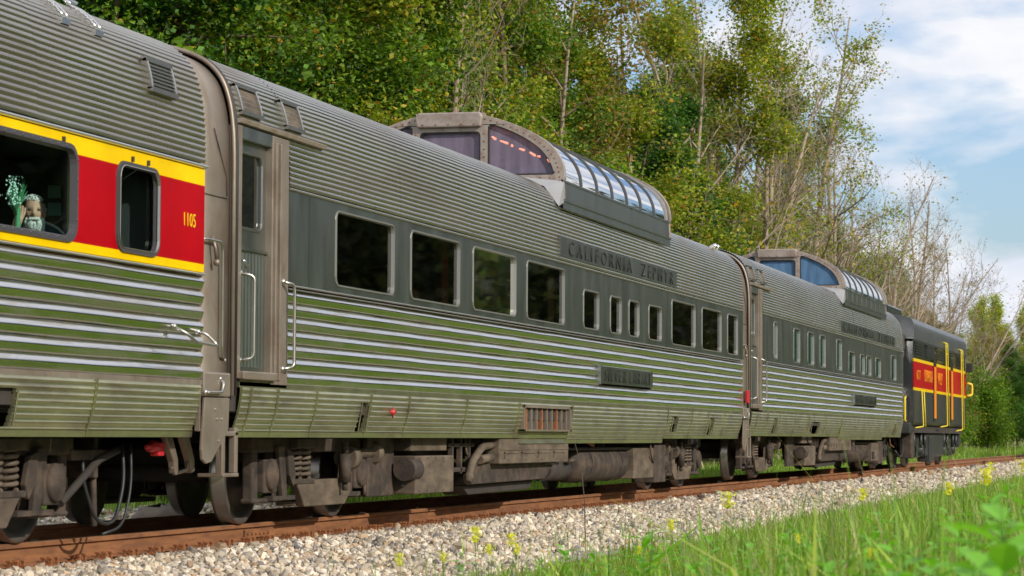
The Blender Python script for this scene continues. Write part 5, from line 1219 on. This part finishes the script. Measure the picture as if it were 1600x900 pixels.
for (d, wh, row), L_ in cnt.items():
    for i, (key, x, y, s_, rz, sx_, dz) in enumerate(L_):
        cat = DESC[key][0]; nm = {'bush': 'bush', 'poplar': 'poplar_tree', 'bare tree': 'bare_tree', 'autumn tree': 'autumn_tree', 'tall tree': 'tall_tree'}.get(cat, 'broadleaf_tree')
        lab = f'{d} in the {row} row {wh}' if len(L_) == 1 else f'{d}, {ORD[i]} from the left in the {row} row {wh}'
        o = bpy.data.objects.new(nm, None); COL.objects.link(o); o.location = (x, y, hgt(x, y)-.1+dz); o.rotation_euler = (0, 0, rz); o.scale = (s_*sx_, s_*sx_, s_); o.empty_display_size = .5
        tag(o, lab, cat, 'bushes along the foot of the wood' if cat == 'bush' else 'trees of the wood behind the train')
        tm, cm, H = PROTO[key]; link('trunk', tm, o)
        if cm: cr_ = link('crown', cm, o)

# the wood across the field on the camera's side (seen only mirrored in the steel and glass)
rng = np.random.default_rng(77)
def wood(name, xs, ys, hh, n, label):
    t = rng.uniform(0, 1, n); seg = np.interp(t, [0, 1], [0, len(xs)-1]); x = np.interp(seg, range(len(xs)), xs)+rng.normal(0, 3.0, n); y = np.interp(seg, range(len(ys)), ys)
    top = hh*(.72+.22*np.sin(y*.11)+.14*np.sin(y*.31+1)+.08*np.sin(y*.83)); z = rng.uniform(0, 1, n)**.8*top
    c = np.stack([x, y, z], 1); a = rng.normal(0, 1, (n, 3)); a /= np.linalg.norm(a, axis=1, keepdims=True); b = np.cross(a, rng.normal(0, 1, (n, 3))); b /= np.linalg.norm(b, axis=1, keepdims=True)
    s = rng.uniform(.22, .6, (n, 1)); V = np.stack([c-a*s, c+b*s*.7, c+a*s, c-b*s*.7], 1).reshape(-1, 3); F = np.arange(n*4).reshape(-1, 4)
    WG = np.array([(.15, .20, .09), (.20, .24, .11), (.11, .14, .08), (.23, .22, .13), (.17, .17, .11)]); C = WG[rng.choice(len(WG), n)]*rng.uniform(.6, 1.25, (n, 1))*(.35+1.1*(.5+.5*np.sin(y*.55+2*np.sin(y*.13)))*(.6+.4*np.sin(z*.7+y*.3)))[:, None]; o = link(name, np_mesh(name, V, F, 'leaf', np.repeat(C, 4, 0))); tag(o, label, 'wood', kind='stuff')
wood('far_wood', [105, 92, 66, 42, 39, 40, 37, 33, 24], [-60, 20, 66, 92, 150, 220, 300, 400, 520], 27, 250000, 'distant dark green wood across the field opposite the train')

# grass: single tapering bent blades
def blades(name, n, xr, yr, hmean, width, pal, seed, label, dens=None, cat='grass', zoff=-.02, lean=.35, hprof=True):
    rng = np.random.default_rng(seed); x = rng.uniform(*xr, n); y = rng.uniform(*yr, n)
    if dens is not None: k = rng.uniform(0, 1, n) < dens(x, y); x, y = x[k], y[k]; n = len(x)
    h = hmean*(np.clip(.30+(x-3.4)*.13, .28, .95) if hprof else 1)*rng.gamma(6, 1/6, n)*(1+.45*np.sin(x*2.1+y*.9)*np.sin(y*1.3+.5)); a = rng.uniform(0, 6.28, n); l = lean*rng.uniform(.1, 1.4, n)*h; w_ = width*rng.uniform(.6, 1.4, n)
    d = np.stack([np.cos(a), np.sin(a), 0*a], 1); s = np.stack([-np.sin(a), np.cos(a), 0*a], 1); b = np.stack([x, y, hgt_np(x)+zoff], 1); up = np.array((0, 0, 1.0))
    P = lambda t: b+up*(h*(t-.18*t*t*(l/h)))[:, None]+d*(l*t*t)[:, None]
    V = np.stack([P(0)-s*w_[:, None], P(0)+s*w_[:, None], P(.5)-s*(w_*.8)[:, None], P(.5)+s*(w_*.8)[:, None], P(1.0)-s*(w_*.08)[:, None], P(1.0)+s*(w_*.08)[:, None]], 1).reshape(-1, 3)
    F = (np.arange(n)[:, None, None]*6+np.array([[0, 1, 3, 2], [2, 3, 5, 4]])[None]).reshape(-1, 4)
    cols = np.array([p[:3] for p in pal]); pr = np.array([p[3] for p in pal]); pr = pr/pr.sum(); C = cols[rng.choice(len(pal), n, p=pr)]*rng.uniform(.7, 1.3, (n, 1))
    pt = (np.sin(x*1.7+y*.6)+np.sin(x*.9-y*1.1+2)+np.sin(y*2.3+x*3.1))/3; pt = np.clip(pt*1.6, 0, 1)[:, None]
    C = C*(1-.55*pt)+C[:, [1, 1, 2]]*np.array((.85, .95, 1.0))*.55*pt; C = np.repeat(C, 6, 0); o = link(name, np_mesh(name, V, F, 'grass_blade', C)); tag(o, label, cat, kind='stuff')
GR = [(.17, .31, .04, 4), (.24, .41, .05, 3), (.10, .20, .03, 2.4), (.42, .39, .16, 1.2), (.32, .46, .08, 1.3)]
def vis(x, y, m0=-60, m1=1700):
    sl = (x-CAM.x)/np.maximum(y, .1); return (sl > dirx(m0)) & (sl < dirx(m1))
edge = lambda x, y: (np.clip((x-(3.4+.25*np.sin(y*.8)+.25*np.sin(y*.31+1)))/1.1, 0, 1)**.8)*(.45+.55*(np.sin(x*1.9+y*.5+1)*np.sin(y*.8-x*.7) > -.35))
blades('grass', 60000, (2.7, 9.3), (9, 34), .28, .0050, GR, 31, 'near bright green grass blurred in front of the ballast', lambda x, y: edge(x, y)*vis(x, y))
blades('grass', 70000, (2.6, 9.0), (34, 70), .30, .006, GR, 32, 'bright green grass between the ballast and the foreground weeds', lambda x, y: edge(x, y)*vis(x, y))
blades('grass', 30000, (2.6, 9.0), (70, 150), .32, .012, GR, 33, 'far strip of green grass beside the ballast at the right edge', lambda x, y: edge(x, y)*vis(x, y))
blades('grass', 60000, (-9, -2.2), (20, 110), .16, .010, GR, 34, 'short green grass behind the train seen under the cars', lambda x, y: np.where((y > 25) & (y < 47), x < -7, 1)*np.clip((-x-2.2)/.5, 0, 1), hprof=False)
blades('grass', 45000, (-9, -2.0), (110, 330), .35, .03, GR, 35, 'green lawn beyond the locomotive', None, hprof=False)
blades('ground_plants', 40000, (3.3, 9.0), (9, 60), .24, .018, [(.17, .36, .03, 4), (.26, .47, .05, 3), (.11, .23, .03, 2), (.38, .45, .07, 1)], 37, 'low broad-leaved green plants growing through the grass beside the ballast', lambda x, y: edge(x, y)*vis(x, y)*(.25+.75*(np.sin(x*2.3+y*.7)*np.sin(y*1.1+x) > -.1)), lean=1.0, cat='ground plants')
blades('straw', 7000, (3.3, 9.0), (9, 60), .36, .0035, [(.50, .42, .22, 3), (.36, .28, .14, 2)], 38, 'dry straw-coloured stems standing among the green grass', lambda x, y: edge(x, y)*vis(x, y), lean=.6, cat='dry grass')
blades('grass', 1600, (2.6, 3.7), (20, 60), .20, .004, GR, 36, 'thin grass stems growing out of the ballast edge', lambda x, y: .5+0*x, hprof=False)

# broad-leaved weeds and yellow-flowered weeds standing in the grass
def leaf_blade(V, F, C, base, d, ln, wd, col, sag=.35):
    k = len(V); s = Vector((-d.y, d.x, 0)); s = s.normalized() if s.length > .01 else Vector((1, 0, 0)); base = Vector(base)
    N_ = [0, .3, .65, 1]; Wd = [.15, 1, .75, .03]
    for t, w_ in zip(N_, Wd):
        c = base+d*ln*t-Vector((0, 0, sag*ln*t*t)); V += [c-s*wd*w_, c-Vector((0, 0, wd*.25*w_)), c+s*wd*w_]; C += [col]*3
    for i in range(3): F += [(k+i*3, k+i*3+1, k+i*3+4, k+i*3+3), (k+i*3+1, k+i*3+2, k+i*3+5, k+i*3+4)]
def weed_proto(seed, H, nl, ln, wd, flower, top=.55):
    rg_ = random.Random(seed); V, F, C = [], [], []; stem = [(Vector((0, 0, 0)), .005)]; p = Vector((0, 0, 0)); d = Vector((rg_.gauss(0, .06), rg_.gauss(0, .06), 1))
    pts = []
    for i in range(9): pts.append(p.copy()); p = p+d*H/8; d = (d+Vector((rg_.gauss(0, .05), rg_.gauss(0, .05), 0))).normalized()
    for k in range(nl):
        t = .12+.85*k/nl; i = min(int(t*8), 7); b = pts[i].lerp(pts[i+1] if i < 8 else pts[i], t*8-i); a = k*2.4+rg_.uniform(-.3, .3); el = rg_.uniform(.3, .8)
        g = rg_.uniform(.8, 1.25); leaf_blade(V, F, C, b, Vector((math.cos(a)*math.cos(el), math.sin(a)*math.cos(el), math.sin(el))), ln*(1.1-.5*t)*rg_.uniform(.8, 1.2), wd*(1.1-.4*t), (.17*g, .40*g, .035*g))
    lm = np_mesh('leaf', [tuple(v) for v in V], F, 'grass_blade', C)
    sv, sf = tubes_np([[(tuple(q), .0045*(1-i/12)) for i, q in enumerate(pts)]], 4); C2 = np.tile(np.array((.12, .22, .05)), (len(sv), 1)); sm_ = np_mesh('stem', sv, sf, 'grass_blade', C2)
    fm = None
    if flower:
        V, F, C = [], [], []
        for k in range(150):
            a = rg_.uniform(0, 6.28); r = abs(rg_.gauss(0, .024)); c = pts[-1]+Vector((math.cos(a)*r, math.sin(a)*r, rg_.uniform(-.05, .035))); s_ = rg_.uniform(.004, .009); kk = len(V)
            n_ = Vector((rg_.gauss(0, 1), rg_.gauss(0, 1), rg_.gauss(0, 1))).normalized(); u = n_.orthogonal().normalized()*s_; v = n_.cross(u)
            V += [c+u, c+v, c-u, c-v]; F.append((kk, kk+1, kk+2, kk+3)); g = rg_.uniform(.8, 1.1); C += [(.80*g, .76*g, .06)]*4
        fm = np_mesh('flower_head', [tuple(v) for v in V], F, 'grass_blade', C)
    return lm, sm_, fm
WP = [weed_proto(i, .62+.06*i, 18, .27, .042, False) for i in range(4)]; FP = [weed_proto(20+i, .60+.07*i, 13, .09, .009, True) for i in range(3)]
rg2 = random.Random(5); weeds = []
def ord_(n): return (ORD+['twenty-ninth', 'thirtieth']+['thirty-'+q for q in ORD[:9]])[n-1]
def ground_at(px, y):
    x = CAM.x+dirx(px)*y; return x, y, hgt(x, y)-.02
for px, y, tp in [(1585, 8.5, 790), (1560, 9.5, 800), (1530, 9, 835), (1500, 10, 820), (1610, 10.5, 770), (1460, 11, 850), (1425, 10, 860), (1380, 11.5, 850), (1350, 12, 800), (1400, 13, 815), (1545, 13, 775), (1310, 12, 862), (1270, 13, 850), (1225, 14, 840), (1180, 13, 858), (1140, 14, 870), (1110, 15, 845), (1060, 15, 850), (1000, 15, 838), (1020, 16, 860), (960, 16, 862), (930, 15, 872), (890, 17, 862), (850, 17, 880), (1340, 15, 835), (1490, 15, 800), (1575, 16, 760), (1240, 16, 828), (735, 17, 872), (1090, 12, 878), (1290, 9, 880), (1440, 8, 872), (1510, 6.5, 800), (1575, 6, 815), (1470, 7, 860), (1600, 7, 790), (1390, 8, 850), (1330, 8, 876)]:
    weeds.append((px, y, tp, 'w'))
for px, y, tp in [(748, 14, 845), (760, 15, 870), (790, 14, 850), (800, 16, 868), (640, 14, 886), (690, 15, 882), (1120, 15, 790), (1345, 18, 780), (1555, 14, 752), (1530, 26, 735), (1240, 14, 850), (1345, 11, 870), (1060, 17, 830), (1480, 17, 770), (980, 15, 868), (1590, 20, 735)]:
    weeds.append((px, y, tp, 'f'))
for i, (px, y, tp, kd) in enumerate(sorted(weeds)):
    x, y, z = ground_at(px, y); P = WP[i % 4] if kd == 'w' else FP[i % 3]; base_h = (.62+.06*(i % 4)) if kd == 'w' else (.60+.07*(i % 3))
    d = (Vector((x, y, 0))-Vector((CAM.x, CAM.y, 0))).length; ztop = EYE-(tp-697)/FPX*d; s_ = max(.4, (ztop-z)/base_h)
    o = bpy.data.objects.new('weed_plant' if kd == 'w' else 'yellow_flower_plant', None); COL.objects.link(o); o.location = (x, y, z); o.rotation_euler = (0, 0, rg2.uniform(0, 6)); o.scale = (min(s_, 1.2),)*2+(s_,); o.empty_display_size = .1
    n_ = sum(1 for q in sorted(weeds)[:i+1] if q[3] == kd)
    tag(o, (f'{ord_(n_)} from the left of the broad-leaved weeds in the foreground' if kd == 'w' else f'{ord_(n_)} from the left of the yellow-flowered weeds in the foreground'), 'weed' if kd == 'w' else 'wildflower', 'weeds in the foreground grass' if kd == 'w' else 'yellow wildflowers in the foreground')
    link('leaf', P[0], o)['kind'] = 'stuff'; link('stem', P[1], o)
    if P[2]: link('flower_head', P[2], o)
# one tall pale seed stalk in front of the rail
b = at(915, 900, 3.4); st = thing('seed_stalk', (3.4, b.y, hgt(3.4, 0)), 'tall thin pale grass stalk standing in front of the rails', 'grass stalk')
MB().tube([(3.4, b.y, -.33), (3.39, b.y-.02, .2), (3.37, b.y-.1, .55), (3.33, b.y-.22, .78)], [.006, .005, .004, .002], 5).build('stem', 'dust_box', st)
# a pale boulder beside the track behind the train
a = at(253, 795, -3.2); rb = thing('boulder', (-3.2, a.y, -.5), 'pale rounded boulder in the grass behind the wheels of the first coach', 'rock')
mb = MB().sphere((-3.2, a.y, -.38), .42, 7, sz=(1.0, 1.5, .8)); rr = random.Random(3); mb.v = [(v[0]+rr.uniform(-.04, .04), v[1]+rr.uniform(-.04, .04), v[2]+rr.uniform(-.03, .03)) for v in mb.v]; mb.build('rock', 'dust_box', rb)
